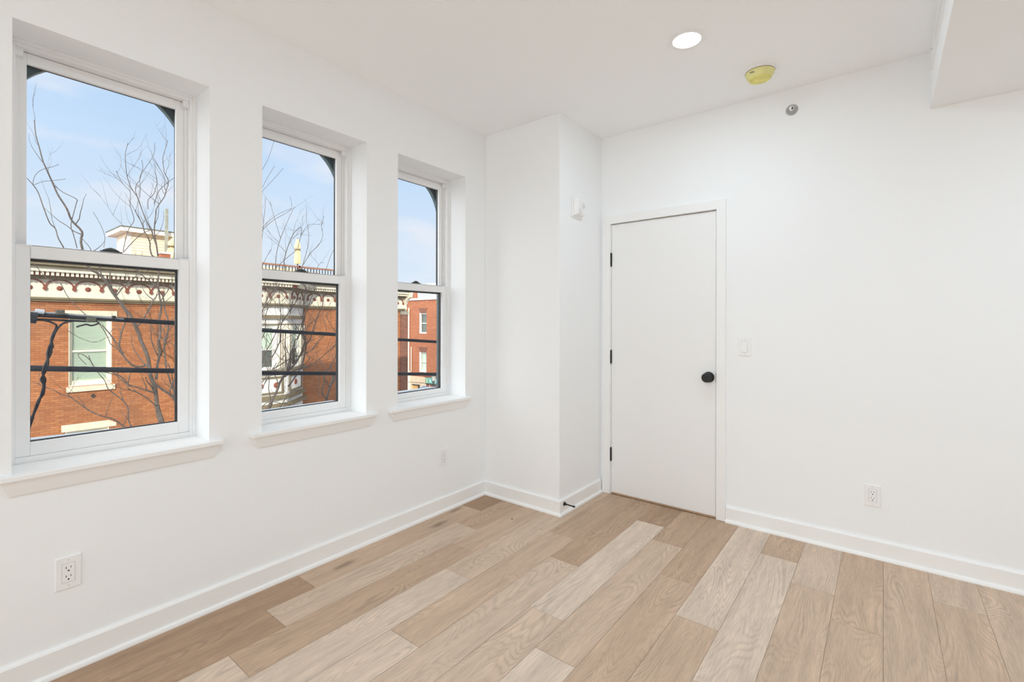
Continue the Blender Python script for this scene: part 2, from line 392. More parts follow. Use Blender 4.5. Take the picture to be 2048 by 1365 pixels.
at_ = floor.data.attributes.new('plank', 'FLOAT_COLOR', 'FACE')
for i, c in enumerate(tones): at_.data[i].color = c

# baseboards (board with eased top and shoe moulding), mitred along the wall
PROF = [(0, 0), (.028, 0), (.028, .006), (.025, .014), (.016, .019), (.015, .021), (.015, .094), (.011, .1), (0, .1)]
def sweep(path, names):
    P = [Vector(p) for p in path]; n = len(P)
    def nrm(i): t = (P[i+1]-P[i]).normalized(); return Vector((t.y, -t.x))
    offs = []
    for i in range(n):
        if i == 0: offs.append(nrm(0))
        elif i == n-1: offs.append(nrm(n-2))
        else:
            a, b = nrm(i-1), nrm(i); offs.append((a+b)/(1+a.dot(b)))
    for i, nm in enumerate(names):
        if not nm: continue
        m = MB(); k = len(PROF)
        vs = [(P[i].x+offs[i].x*o, P[i].y+offs[i].y*o, z) for o, z in PROF] + [(P[i+1].x+offs[i+1].x*o, P[i+1].y+offs[i+1].y*o, z) for o, z in PROF]
        m.add(vs, [tuple(range(k)), tuple(reversed(range(k, 2*k)))] + [(j, (j+1) % k, k+(j+1) % k, k+j) for j in range(k)])
        tag(m.build(nm, M['trim']), kind='structure')
sweep([(0, YR), (0, BY), (AX, BY), (AX, -.019)], ['baseboard_left', 'baseboard_chase_front', 'baseboard_chase_side'])
sweep([(1.578, 0), (XW, 0), (XW, YR)], ['baseboard_front', 'baseboard_right'])

# ------------------------------------------------------------ windows
WLAB = ['white single hung window nearest the camera, wires and brick facade behind it',
        'white single hung window in the middle of the three', 'white single hung window nearest the corner']
for wi, (y0, y1) in enumerate(WIN):
    W = empty('window_%d' % (wi+1), (-.1, (y0+y1)/2, STZ), kind='structure'); yc = (y0+y1)/2; hw = (y1-y0)/2
    XF = -.166
    # frame : stepped vinyl jambs, head and sill
    f = MB(); fw_ = .024
    f.box((XF, y0, STZ-.01), (-.246, y0+fw_, ZH)); f.box((XF, y1-fw_, STZ-.01), (-.246, y1, ZH))
    f.box((XF, y0+fw_, ZH-.024), (-.246, y1-fw_, ZH)); f.box((XF, y0+fw_, STZ-.01), (-.246, y1-fw_, STZ+.022))
    f.box((XF+.006, y0, STZ-.01), (XF, y0+.012, ZH)); f.box((XF+.006, y1-.012, STZ-.01), (XF, y1, ZH)); f.box((XF+.006, y0+.012, ZH-.012), (XF, y1-.012, ZH))
    # parting strip between the tracks
    f.box((-.199, y0+fw_, STZ+.022), (-.204, y0+fw_+.012, ZH-.024)); f.box((-.199, y1-fw_-.012, STZ+.022), (-.204, y1-fw_, ZH-.024))
    f.box((-.176, y1-fw_-.022, ZH-.024-.03), (-.199, y1-fw_, ZH-.024)); f.box((-.176, y0+fw_, ZH-.024-.03), (-.199, y0+fw_+.022, ZH-.024))
    f.build('frame', M['vinyl'], W, bevel=.0015)
    g = MB(); e_ = .014
    g.box((-.246, y0, STZ-.01), (-.274, y0+e_, ZH)); g.box((-.246, y1-e_, STZ-.01), (-.274, y1, ZH)); g.box((-.246, y0+e_, ZH-e_), (-.274, y1-e_, ZH)); g.box((-.246, y0+e_, STZ-.01), (-.274, y1-e_, STZ+.03))
    tag(g.build('outer_frame', M['gasket'], W), 'black outer window frame')
    # lower sash
    a, b = y0+fw_, y1-fw_; st = .041
    dz = (0, -.011, -.019)[wi]; zb, zt = STZ+.0222, 1.588+dz; gb, gt = .834+dz, 1.538+dz
    s = MB(); s.box((-.172, a, zb), (-.198, a+st, zt)); s.box((-.172, b-st, zb), (-.198, b, zt)); s.box((-.172, a+st, zb), (-.198, b-st, gb)); s.box((-.169, a+st, gt), (-.198, b-st, zt))
    s.box((-.169, a, zt-.006), (-.198, b, zt))
    ls = s.build('lower_sash', M['vinyl'], W, bevel=.0025)
    tag(MB().box((-.188, a+st-.005, gb-.005), (-.192, b-st+.005, gt+.005)).build('pane', M['glass'], ls), 'clear glass')
    bd = MB(); iy, jy = a+st, b-st
    bd.box((-.193, iy-.004, gb-.004), (-.204, iy+.003, gt)); bd.box((-.193, jy-.008, gb-.004), (-.204, jy+.004, gt)); bd.box((-.193, iy+.003, gb-.004), (-.204, jy-.008, gb+.004)); bd.box((-.193, iy-.004, gt-.002), (-.204, jy+.004, gt+.004))
    tag(bd.build('glazing_bead', M['gasket'], ls), 'black outside glazing bead')
    k = MB(); ym = yc
    k.box((-.176, ym-.036, zt), (-.197, ym+.036, zt+.006))
    k.tube([(-.186, ym-.028, zt+.007), (-.186, ym-.012, zt+.012), (-.186, ym, zt+.014), (-.186, ym+.012, zt+.012), (-.186, ym+.028, zt+.007)], [.003, .006, .0075, .006, .003], 10)
    tag(k.build('sash_lock', M['lock'], ls, smooth=True), 'dark sash lock')
    # upper sash
    u = MB(); us, ur = .034, .044; ut, ub, um = 2.288+dz*.35, 1.592+dz, 1.53+dz
    u.box((-.206, a, um), (-.222, a+us, ZH-.026)); u.box((-.206, b-ur, um), (-.222, b, ZH-.026)); u.box((-.206, a+us, ut), (-.222, b-ur, ZH-.026))
    uo = u.build('upper_sash', M['vinyl'], W, bevel=.002)
    u2 = MB(); u2.box((-.222, a, um), (-.242, a+us-.003, ZH-.026)); u2.box((-.222, b-ur+.003, um), (-.242, b, ZH-.026)); u2.box((-.222, a+us, ut+.004), (-.242, b-ur, ZH-.026)); u2.box((-.206, a+us, um), (-.242, b-ur, ub-.002))
    tag(u2.build('sash_exterior', M['gasket'], uo), 'black outside face of the sash')
    tag(MB().box((-.224, a+us-.005, ub-.005), (-.228, b-ur+.005, ut+.005)).build('pane', M['glass'], uo), 'clear glass')
    # stool and apron
    ta, tb = (-3.120, -2.417) if wi == 0 else ((-2.2925, -1.5806) if wi == 1 else (-1.4835, -.7668))
    c = MB(); c.box((0, ta, STZ-.019), (.032, tb, STZ)); c.box((0, y0, STZ-.019), (XF+.004, y1, STZ))
    c.build('stool', M['trim'], W, bevel=.003)
    ap = MB(); za, z1 = STZ-.019, .686
    ap.hexa([(0, ta+.034, z1), (.007, ta+.034, z1), (.007, tb-.034, z1), (0, tb-.034, z1)], [(0, ta+.008, za), (.024, ta+.010, za), (.024, tb-.010, za), (0, tb-.008, za)])
    ap.build('apron', M['trim'], W, bevel=.0015)
    # arched exterior surround
    Rr = hw-.003; zc = 2.071; n = 28
    m = MB()
    arc = [(yc+Rr*math.cos(math.pi*i/n), zc+Rr*math.sin(math.pi*i/n)) for i in range(n+1)]
    top = [(yc+hw*math.cos(math.pi*i/n)/max(abs(math.cos(math.pi*i/n)), 1e-9) if False else 0, 0) for i in range(0)]
    def outer(i):
        p = arc[i]; return (p[0], ZH + .02)
    for i in range(n):
        p, q = arc[i], arc[i+1]
        m.hexa([(-.274, p[0], p[1]), (-TH, p[0], p[1]), (-TH, q[0], q[1]), (-.274, q[0], q[1])],
               [(-.274, p[0], ZH-.001), (-TH, p[0], ZH-.001), (-TH, q[0], ZH-.001), (-.274, q[0], ZH-.001)])
    m.box((-.274, y0, STZ), (-TH, y0+.003, ZH-.001)); m.box((-.274, y1-.003, STZ), (-TH, y1, ZH-.001))
    tag(m.build('arched_surround', M['teal'], W), 'dark teal arched outside surround')
    h0, h1 = (.826, .806) if wi == 0 else (.806, .806)
    sl_ = MB(); sl_.hexa([(-.275, y0+.004, .74), (-.40, y0-.02, .74), (-.40, y1+.02, .74), (-.275, y1-.004, .74)], [(-.275, y0+.004, h0+.003), (-.40, y0-.02, h0-.009), (-.40, y1+.02, h1-.009), (-.275, y1-.004, h1+.003)])
    tag(sl_.build('outside_sill', M['extsill'], W), 'pale outside sill')

W4 = empty('window_4', ((RX0+RX1)/2, YR-.07, RZ0), kind='structure')  # added glazing out of view, lets fill daylight in
f = MB(); n4 = 4; dx4 = (RX1-RX0)/n4
f.box((RX0, YR-.05, RZ0), (RX1, YR-.10, RZ0+.06)); f.box((RX0, YR-.05, RZ1-.06), (RX1, YR-.10, RZ1))
for i in range(n4+1): f.box((max(RX0, RX0+dx4*i-.03), YR-.05, RZ0+.06), (min(RX1, RX0+dx4*i+.03), YR-.10, RZ1-.06))
f.build('frame', M['vinyl'], W4)
for i in range(n4): MB().box((RX0+dx4*i+.03, YR-.072, RZ0+.06), (RX0+dx4*(i+1)-.03, YR-.078, RZ1-.06)).build('pane', M['glass'], W4)

# ------------------------------------------------------------ door
D = empty('door_1', ((DL+DR)/2, 0, 0), kind='structure')
c = MB(); ct = -.018; CL, CR, CT = .690, 1.577, 2.110; IL, IR, IT = .752, 1.519, 2.049
c.box((CL, 0, 0.002), (IL, ct, CT)); c.box((IR, 0, 0.002), (CR, ct, CT)); c.box((IL, 0, IT), (IR, ct, CT))
c.build('casing', M['trim'], D, bevel=.0015)
j = MB(); j.box((DL-.02, .0, 0), (DL-.001, .118, DZ+.02)); j.box((DR+.002, .0, 0), (DR+.02, .118, DZ+.02)); j.box((DL-.001, .0, DZ+.002), (DR+.002, .118, DZ+.02))
j.box((DL-.001, .042, 0), (DL+.012, .07, DZ)); j.box((DR-.011, .042, 0), (DR+.002, .07, DZ)); j.box((DL+.012, .042, DZ-.011), (DR-.011, .07, DZ+.002))
j.build('jamb', M['trim'], D)
lf = MB().box((DL+.0015, .002, .0135), (DR-.006, .038, DZ-.004)).build('door_leaf', M['door'], D, bevel=.0015)
tag(MB().box((DL-.001, .006, 0), (DR+.002, .06, .0105)).build('threshold', M['threshold'], D, bevel=.002), 'tan wood threshold strip')
kx, kz = 1.4675, .936
kb = MB().lathe([(.036, 0), (.036, .006), (.032, .011), (.016, .014), (.0145, .03), (.018, .036), (.028, .042), (.031, .05), (.031, .060), (.029, .0645), (.012, .066), (.010, .064), (.002, .0635)], (kx, .002, kz), (0, -1, 0), 40).build('knob', M['black'], lf, smooth=True)
tag(kb, 'round black door knob and rosette')
for zc_ in (1.779, 1.041, .301):
    h = MB(); h.lathe([(.0035, -.052), (.0066, -.049), (.0066, -.016), (.0060, -.0155), (.0066, -.015), (.0066, .016), (.0060, .0165), (.0066, .017), (.0066, .049), (.0035, .052)], (DL, -.0035, zc_), (0, 0, 1), 14)
    h.box((DL-.0005, -.0005, zc_-.046), (DL+.0012, .03, zc_+.046))
    tag(h.build('hinge', M['black'], lf, smooth=False), 'black hinge')
tag(MB().box((DR-.0055, -.002, kz-.028), (DR+.0035, .003, kz+.030)).build('strike_plate', M['black'], D), 'black strike plate')

# ------------------------------------------------------------ fittings on walls
def outlet(name, loc, rz, label):
    o = empty(name, loc, rz, label, 'outlet', 'white wall outlets')
    MB().hexa([(-.0375, 0, -.061), (.0375, 0, -.061), (.0375, 0, .061), (-.0375, 0, .061)][::1], [(-.0345, -.006, -.058), (.0345, -.006, -.058), (.0345, -.006, .058), (-.0345, -.006, .058)]).build('cover_plate', M['plate'], o, local=True, bevel=.0012)
    MB().box((-.0172, -.0055, -.0345), (.0172, -.0078, .0345)).build('receptacle', M['plate'], o, local=True, bevel=.0008)
    MB().box((-.0185, -.0058, -.0358), (.0185, -.0062, .0358)).build('seam', M['seam'], o, local=True)
    for dz in (.0165, -.0155):
        s = MB(); s.box((-.0078, -.0075, dz-.0005), (-.0058, -.0081, dz+.0075)); s.box((.0052, -.0075, dz+.0005), (.0072, -.0081, dz+.0070))
        s.lathe([(.0028, 0), (.0028, .0006)], (0, -.0075, dz-.0085), (0, -1, 0), 12)
        tag(s.build('socket_slots', M['slot'], o, local=True), 'black socket slots')
    for dz in (.047, -.047): MB().lathe([(.003, 0), (.003, .0006)], (0, -.0058, dz), (0, -1, 0), 12).build('screw', M['screw'], o, local=True)
    return o
outlet('wall_outlet', (0, -2.934, .364), math.pi/2, 'white wall outlet low under the window nearest the camera')
outlet('wall_outlet', (0, -1.022, .369), math.pi/2, 'white wall outlet low under the window nearest the corner')
outlet('wall_outlet', (2.340, 0, .341), 0, 'white wall outlet low on the bare wall right of the door')
o = empty('light_switch', (1.688, 0, 1.147), 0, 'white rocker light switch on the wall beside the door knob', 'light switch')
MB().hexa([(-.0375, 0, -.061), (.0375, 0, -.061), (.0375, 0, .061), (-.0375, 0, .061)], [(-.0345, -.006, -.058), (.0345, -.006, -.058), (.0345, -.006, .058), (-.0345, -.006, .058)]).build('cover_plate', M['plate'], o, local=True, bevel=.0012)
MB().box((-.0178, -.0058, -.0350), (.0178, -.0063, .0350)).build('seam', M['seam'], o, local=True)
MB().hexa([(-.0165, -.006, -.0335), (.0165, -.006, -.0335), (.0165, -.006, .0335), (-.0165, -.006, .0335)], [(-.0165, -.013, -.0335), (.0165, -.013, -.0335), (.0165, -.0075, .0335), (-.0165, -.0075, .0335)]).build('rocker', M['plate'], o, local=True, bevel=.0008)
for dz in (.047, -.047): MB().lathe([(.003, 0), (.003, .0006)], (0, -.0058, dz), (0, -1, 0), 12).build('screw', M['screw'], o, local=True)

# horn strobe on the side of the chase (faces +X)
o = empty('fire_alarm_strobe', (AX, -.375, 2.112), 0, 'white fire alarm horn strobe high on the side of the boxed corner', 'fire alarm')
MB().box((AX, -.445, 2.040), (AX+.012, -.310, 2.185)).build('back_plate', M['plate'], o, bevel=.004)
MB().hexa([(AX+.012, -.437, 2.048), (AX+.045, -.425, 2.060), (AX+.045, -.33, 2.060), (AX+.012, -.318, 2.048)], [(AX+.012, -.437, 2.177), (AX+.045, -.425, 2.165), (AX+.045, -.33, 2.165), (AX+.012, -.318, 2.177)]).build('housing', M['plate'], o, bevel=.006)
tag(MB().lathe([(.020, 0), (.020, .003), (.015, .007), (.005, .009)], (AX+.044, -.355, 2.125), (1, 0, 0), 24).build('strobe_lens', M['lensgrey'], o, smooth=True), 'clear oval strobe lens')
g = MB()
for i in range(4): g.box((AX+.0445, -.42, 2.066+i*.009), (AX+.0462, -.375, 2.070+i*.009))
g.build('grille', M['screw'], o)

# door stop on the chase baseboard
o = empty('door_stop', (AX+.015, -.553, .070), 0, 'black rigid door stop screwed to the baseboard corner by the floor', 'door stop')
MB().lathe([(.0135, 0), (.0135, .003), (.010, .008), (.006, .016), (.0045, .022), (.0042, .070)], (AX+.015, -.555, .070), (1, .02, -.03), 20).build('shaft', M['black'], o, smooth=True)
tag(MB().lathe([(.005, .066), (.0065, .068), (.0065, .080), (.0055, .082)], (AX+.015, -.555, .070), (1, .02, -.03), 20).build('bumper', M['gasket'], o, smooth=True), 'rubber tip')

# sprinkler on the door wall
o = empty('fire_sprinkler', (1.948, 0, 2.590), 0, 'small round sidewall fire sprinkler high above the light switch', 'sprinkler')
MB().lathe([(.033, 0), (.033, .003), (.030, .006), (.024, .004), (.020, .001)], (1.948, 0, 2.59), (0, -1, 0), 32).build('escutcheon', M['chrome'], o, smooth=True)
MB().lathe([(.012, 0), (.012, .008), (.008, .012), (.005, .020), (.012, .021), (.012, .0225)], (1.948, 0, 2.592), (0, -1, 0), 20).build('head', M['plate'], o, smooth=True)
tag(MB().box((1.949, -.0225, 2.584), (1.956, -.0245, 2.598)).build('bulb', M['slot'], o), 'dark bulb')

# smoke detector with a yellow dust cover
o = empty('smoke_detector', (1.843, -.363, H), 0, 'ceiling smoke detector still wearing its yellow plastic dust cover', 'smoke detector')
MB().lathe([(.082, 0), (.082, .008), (.076, .014)], (1.838, -.355, H), (0, 0, -1), 40).build('base', M['plate'], o, smooth=True)
yc_ = MB().lathe([(.070, .013), (.0745, .015), (.0745, .018), (.072, .028), (.057, .052)], (1.838, -.355, H), (0, 0, -1), 40).build('dust_cover', M['paleyellow'], o, smooth=True)
tag(MB().lathe([(.0575, .0515), (.053, .0555), (.002, .0565)], (1.838, -.355, H), (0, 0, -1), 40).build('cover_face', M['yellow'], yc_, smooth=True), 'deeper yellow flat end')
MB().hexa([(1.862, -.402, H-.050), (1.893, -.365, H-.050), (1.902, -.362, H-.038), (1.866, -.412, H-.038)], [(1.860, -.399, H-.049), (1.890, -.362, H-.049), (1.899, -.359, H-.037), (1.864, -.409, H-.037)]).build('tab', M['orange'], yc_)
tag(MB().box((1.800, -.4255, H-.034), (1.822, -.4215, H-.030)).build('slot', M['ventdark'], yc_), 'dark slot')
MB().lathe([(.0748, .0142), (.0756, .0155), (.0748, .0168)], (1.838, -.355, H), (0, 0, -1), 40).build('rim', M['olive'], yc_, smooth=True)

# register on the side of the soffit (faces -X)
ry0, ry1, rz0, rz1 = -.95, -.155, 2.560, 2.692
o = empty('air_register', (SX, (ry0+ry1)/2, (rz0+rz1)/2), 0, 'white slatted air register seen edge on along the ceiling soffit', 'vent')
f = MB(); gy0, gy1, gz0, gz1 = ry0+.15, -.376, rz0+.035, rz1-.03
f.box((SX, ry0, rz0), (SX-.004, ry1, gz0)); f.box((SX, ry0, gz1), (SX-.004, ry1, rz1)); f.box((SX, ry0, gz0), (SX-.004, gy0, gz1)); f.box((SX, gy1, gz0), (SX-.004, ry1, gz1))
f.build('face_frame', M['plate'], o, bevel=.001)
tag(MB().box((SX-.0003, gy0, gz0), (SX-.001, gy1, gz1)).build('backing', M['ventdark'], o), 'grey gaps behind the slats')
n5 = 4; dz5 = (gz1-gz0)/n5
for i in range(n5):
    zz = gz0+dz5*i
    MB().hexa([(SX-.001, gy0, zz+.002), (SX-.0048, gy0, zz+.002), (SX-.0048, gy1, zz+.002), (SX-.001, gy1, zz+.002)], [(SX-.001, gy0, zz+dz5-.0015), (SX-.0048, gy0, zz+dz5-.0035), (SX-.0048, gy1, zz+dz5-.0035), (SX-.001, gy1, zz+dz5-.0015)]).build('slat', M['plate'], o)
tag(MB().lathe([(.006, 0), (.005, .0015)], (SX-.004, -.179, 2.656), (-1, 0, 0), 12).build('screw', M['chrome'], o), 'grey screw head')

# dark speck of debris
p = (.458, -.84)
tag(MB().lathe([(.003, 0), (.0055, .002), (.0045, .004), (.001, .005)], (p[0], p[1], 0), (0, 0, 1), 9).build('debris_speck', M['speck']), 'tiny dark speck of debris lying on the floor planks near the boxed corner', 'debris')

# recessed downlights: one in the frame, the others unseen and added to brighten the room
def downlight(x, y, z, label):
    o = empty('recessed_downlight', (x, y, z), 0, label, 'ceiling light', 'recessed ceiling lights')
    MB().lathe([(.066, .0005), (.067, .004), (.078, .0055), (.090, .0035), (.095, .0)], (x, y, z), (0, 0, -1), 48).build('trim_ring', M['plate'], o, smooth=True)
    tag(MB().lathe([(.0655, .001), (.0655, .003), (.056, .0045)], (x, y, z), (0, 0, -1), 48).build('lens', M['lens'], o, smooth=True), 'glowing white lens')
    l = bpy.data.lights.new('downlight_beam', 'AREA'); l.shape = 'DISK'; l.size = .13; l.energy = LAMP; l.color = (.68, .86, 1)
    lo = bpy.data.objects.new('downlight_beam', l); COL.objects.link(lo); lo.parent = o; lo.location = (0, 0, -.008)
    return o
downlight(1.607, -.893, H, 'round white recessed ceiling light glowing near the smoke detector')
for i, (x, y, z) in enumerate([(1.613, -2.75, H), (1.613, -4.6, H), (3.6, -.9, SZ), (3.6, -2.75, SZ), (3.6, -4.6, SZ)]):
    downlight(x, y, z, ['recessed ceiling light above the camera, outside the picture', 'recessed ceiling light behind the camera by the rear wall', 'recessed soffit light beyond the right edge, near the door wall', 'recessed soffit light right of the camera, outside the picture', 'recessed soffit light behind the camera on the right'][i])

# ============================================================ the street outside
FX = -17.0
GZ = -5.2
tag(MB().box((-60, -60, GZ-.2), (-.4, 60, GZ)).build('ground_street', M['asphalt']), kind='structure')
tag(MB().box((-17.5, -20, GZ), (-13.6, 13.2, GZ+.15)).build('ground_sidewalk', M['concrete']), kind='structure')

# ---- corniced brick row house across the street
B1 = empty('row_house', (FX, 5, GZ), 0, 'orange brick row house with cream bracketed cornice across the street', 'building')
BY0, BY1 = -9.0, 12.67
WY0, WY1, WZ0, WZ1 = -.293, .725, -.64, 1.47
LY0, LY1, LZ0, LZ1 = -.36, .66, -4.0, -2.0
def facade(name, holes, y0, y1, z0, z1, x, d, m, parent):
    o = grid_wall(name, 'Y', y0, y1, z0, z1, x, x-d, holes, m)
    if 'kind' in o: del o['kind']
    o.parent = parent; o.location = -wloc(parent)
    return o
facade('brick_front', [(WY0, WY1, WZ0, WZ1), (LY0, LY1, LZ0, LZ1)], BY0, BY1, GZ, 3.06, FX, .3, M['brick'], B1)
MB().box((FX-.3, BY0, GZ), (FX-9, BY0+.3, 3.06)).box((FX-.3, BY1-.3, GZ), (FX-9, BY1, 3.06)).box((FX-.3, BY0+.3, 2.7), (FX-9, BY1-.3, 3.06)).box((FX-9, BY0, GZ), (FX-9.3, BY1, 3.06)).build('side_walls_and_roof', M['brickdark'], B1)
tag(MB().box((FX, 12.2, GZ), (FX+.05, BY1-.02, 1.74)).build('corner_pier', M['brickdark'], B1), 'darker brown brick pier')  # darker brick stands in for a shaded strip of the front
tag(MB().box((FX, 12.17, 1.74), (FX+.09, BY1, 1.925)).build('pier_capital', M['greystone'], B1), 'grey stone capital')

def house_window(parent, y0, y1, z0, z1, x, rail, depth=.13, fr=.10, blind=True, fm='cream'):
    o = MB(); xi = x-depth
    o.box((xi, y0, z0), (xi-.08, y0+fr, z1)); o.box((xi, y1-fr, z0), (xi-.08, y1, z1)); o.box((xi, y0+fr, z1-fr), (xi-.08, y1-fr, z1)); o.box((xi, y0+fr, z0), (xi-.08, y1-fr, z0+fr*1.5))
    o.box((xi-.02, y0+fr, rail-.03), (xi-.07, y1-fr, rail+.03))
    # lining of the brick opening
    o.box((x-.005, y0, z0), (xi, y0+.02, z1)); o.box((x-.005, y1-.02, z0), (xi, y1, z1)); o.box((x-.005, y0+.02, z1-.02), (xi, y1-.02, z1)); o.box((x-.005, y0+.02, z0), (xi, y1-.02, z0+.03))
    wd = o.build('window', M[fm], parent)
    tag(MB().box((xi-.045, y0+fr, z0+fr), (xi-.05, y1-fr, z1-fr)).build('pane', M['farglass'], wd), 'glass')
    if blind:
        b = MB(); z = z0+fr*1.5
        while z < z1-fr:
            b.add([(xi-.075, y0+fr, z+.04), (xi-.075, y1-fr, z+.04), (xi-.088, y1-fr, z), (xi-.088, y0+fr, z)], [(0, 1, 2, 3)]); z += .048
        tag(b.build('blind', M['blind'], wd), 'pale slatted blind')
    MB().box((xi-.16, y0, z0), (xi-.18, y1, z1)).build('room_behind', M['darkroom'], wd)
    return wd
wd = house_window(B1, WY0, WY1, WZ0, WZ1, FX, .42)
tag(MB().box((FX-.13, -.40, 1.470), (FX+.03, .852, 1.67)).build('lintel', M['stone'], wd), 'pale stone lintel')
tag(MB().box((FX-.13, -.346, -.81), (FX+.07, .80, -.655)).build('sill', M['stone'], wd), 'pale stone sill')
wd = house_window(B1, LY0, LY1, LZ0, LZ1, FX, -3.0)
tag(MB().prism([(FX-.1, -.45, -2.0), (FX-.1, .84, -2.0), (FX-.1, .84, -1.90), (FX-.1, .66, -1.79), (FX-.1, -.45, -1.79)], (.13, 0, 0)).build('lintel', M['stone'], wd), 'pale stone lintel')
# corbelled brick course under the cornice
MB().box((FX, BY0, 1.86), (FX+.03, 2.5, 1.93)).build('corbel_course', M['brick'], B1)
MB().box((FX, 7.1, 1.86), (FX+.03, BY1-.5, 1.93)).build('corbel_course', M['brick'], B1)

def entablature(parent, A, B, phase=0.0, ma=0.0, mb=0.0):
    A = Vector(A); B = Vector(B); L = (B-A).length; t = (B-A).normalized(); n = Vector((t.y, -t.x))
    k_ = dict(ma=ma, mb=mb)
    fz = MB().obox(A, B, 0, .06, 2.04, 2.62, **k_).build('frieze', M['cream'], parent)
    bt = MB(); bt.obox(A, B, 0, .16, 1.985, 2.045, **k_); bt.obox(A, B, 0, .11, 1.93, 1.985, **k_); bt.build('belt_moulding', M['olive'], parent)
    bd = MB(); bd.obox(A, B, .06, .22, 2.57, 2.665, **k_); bd.build('bed_moulding', M['olive'], parent)
    MB().obox(A, B, 0, .36, 2.665, 2.775, **k_).build('dentil_backing', M['redtrim'], parent)
    dn = MB(); s = max(.03, -.36*ma+.03)
    while s < L + min(0, .36*mb) - .06:
        P = A + t*s; Q = A + t*(s+.062); dn.obox(P, Q, .36, .43, 2.668, 2.772); s += .107
    dn.build('dentil_band', M['cream'], parent)
    MB().obox(A, B, 0, .50, 2.775, 2.885, **k_).build('crown', M['cream'], parent)
    gt = MB(); gt.obox(A, B, 0, .58, 2.885, 2.95, **k_); gt.obox(A, B, 0, .66, 2.95, 3.06, **k_); gt.build('gutter', M['olive'], parent)
    step = .638
    k0 = math.ceil((0-phase)/step); s = phase + k0*step
    def pt(s_, o_, z): q = A + t*s_ + n*o_; return (q.x, q.y, z)
    def flat(poly, o0, o1): return MB().add([pt(a, o0, b) for a, b in poly] + [pt(a, o1, b) for a, b in poly],
        [tuple(range(len(poly))), tuple(reversed(range(len(poly), 2*len(poly))))] + [(i, len(poly)+i, len(poly)+(i+1) % len(poly), (i+1) % len(poly)) for i in range(len(poly))])
    while s < L:
        tip = [(s-.018, 2.36), (s-.05, 2.33), (s-.045, 2.28), (s, 2.235), (s+.045, 2.28), (s+.05, 2.33), (s+.018, 2.36)]
        if .06 < s < L-.06: flat(tip, .05, .11).build('drop_tip', M['redtrim'], fz)
        m = MB(); K = 12; inn = []; outr = []
        for i in range(K+1):
            an = math.pi*i/K; inn.append((s+step/2-(.285)*math.cos(an), 2.36+.19*math.sin(an))); outr.append((s+step/2-(.319)*math.cos(an), 2.36+.225*math.sin(an)))
        if s+step < L+.02 and s > -.02:
            for i in range(K):
                q = [inn[i], inn[i+1], outr[i+1], outr[i]]
                f_ = flat(q, .05, .10); m.add(f_.v, f_.f)
            m.build('arch_moulding', M['redtrim'], fz)
        c_ = s+step/2
        if .09 < c_ < L-.09:
            P = pt(c_, .05, 2.318); m2 = MB().lathe([(.072, 0), (.072, .02), (.055, .03), (.03, .03), (.028, .05), (.01, .055)], P, (n.x, n.y, 0), 18)
            m2.build('medallion', M['redtrim'], fz, smooth=True)
        s += step
BA, BB = (-15.85, 3.78), (-15.85, 5.82); JA, JB = (FX, 2.55), (FX, 7.05)
MT = math.tan(math.radians(22.5))
entablature(B1, (FX, BY0), (FX, 2.55), phase=.527, mb=-MT)
entablature(B1, (FX, 7.05), (FX, 12.40), phase=.17, ma=-MT)
entablature(B1, BA, BB, phase=.06, ma=MT, mb=MT)
entablature(B1, BB, JB, phase=.21, ma=MT, mb=-MT)
entablature(B1, JA, BA, phase=.21, ma=-MT, mb=MT)
# scrolled end of the cornice at the corner
e_ = MB()
prof = [(0, 1.95), (.10, 1.95), (.16, 2.06), (.14, 2.2), (.22, 2.36), (.42, 2.55), (.60, 2.62), (.66, 3.05), (0, 3.05)]
e_.prism([(FX+a, 12.36, b) for a, b in prof], (0, .14, 0)); e_.build('cornice_end', M['cream'], B1)
tag(MB().box((FX, 12.50, 2.62), (FX+.60, 12.56, 2.76)).build('cornice_end_block', M['redtrim'], B1), 'oxide red end block')

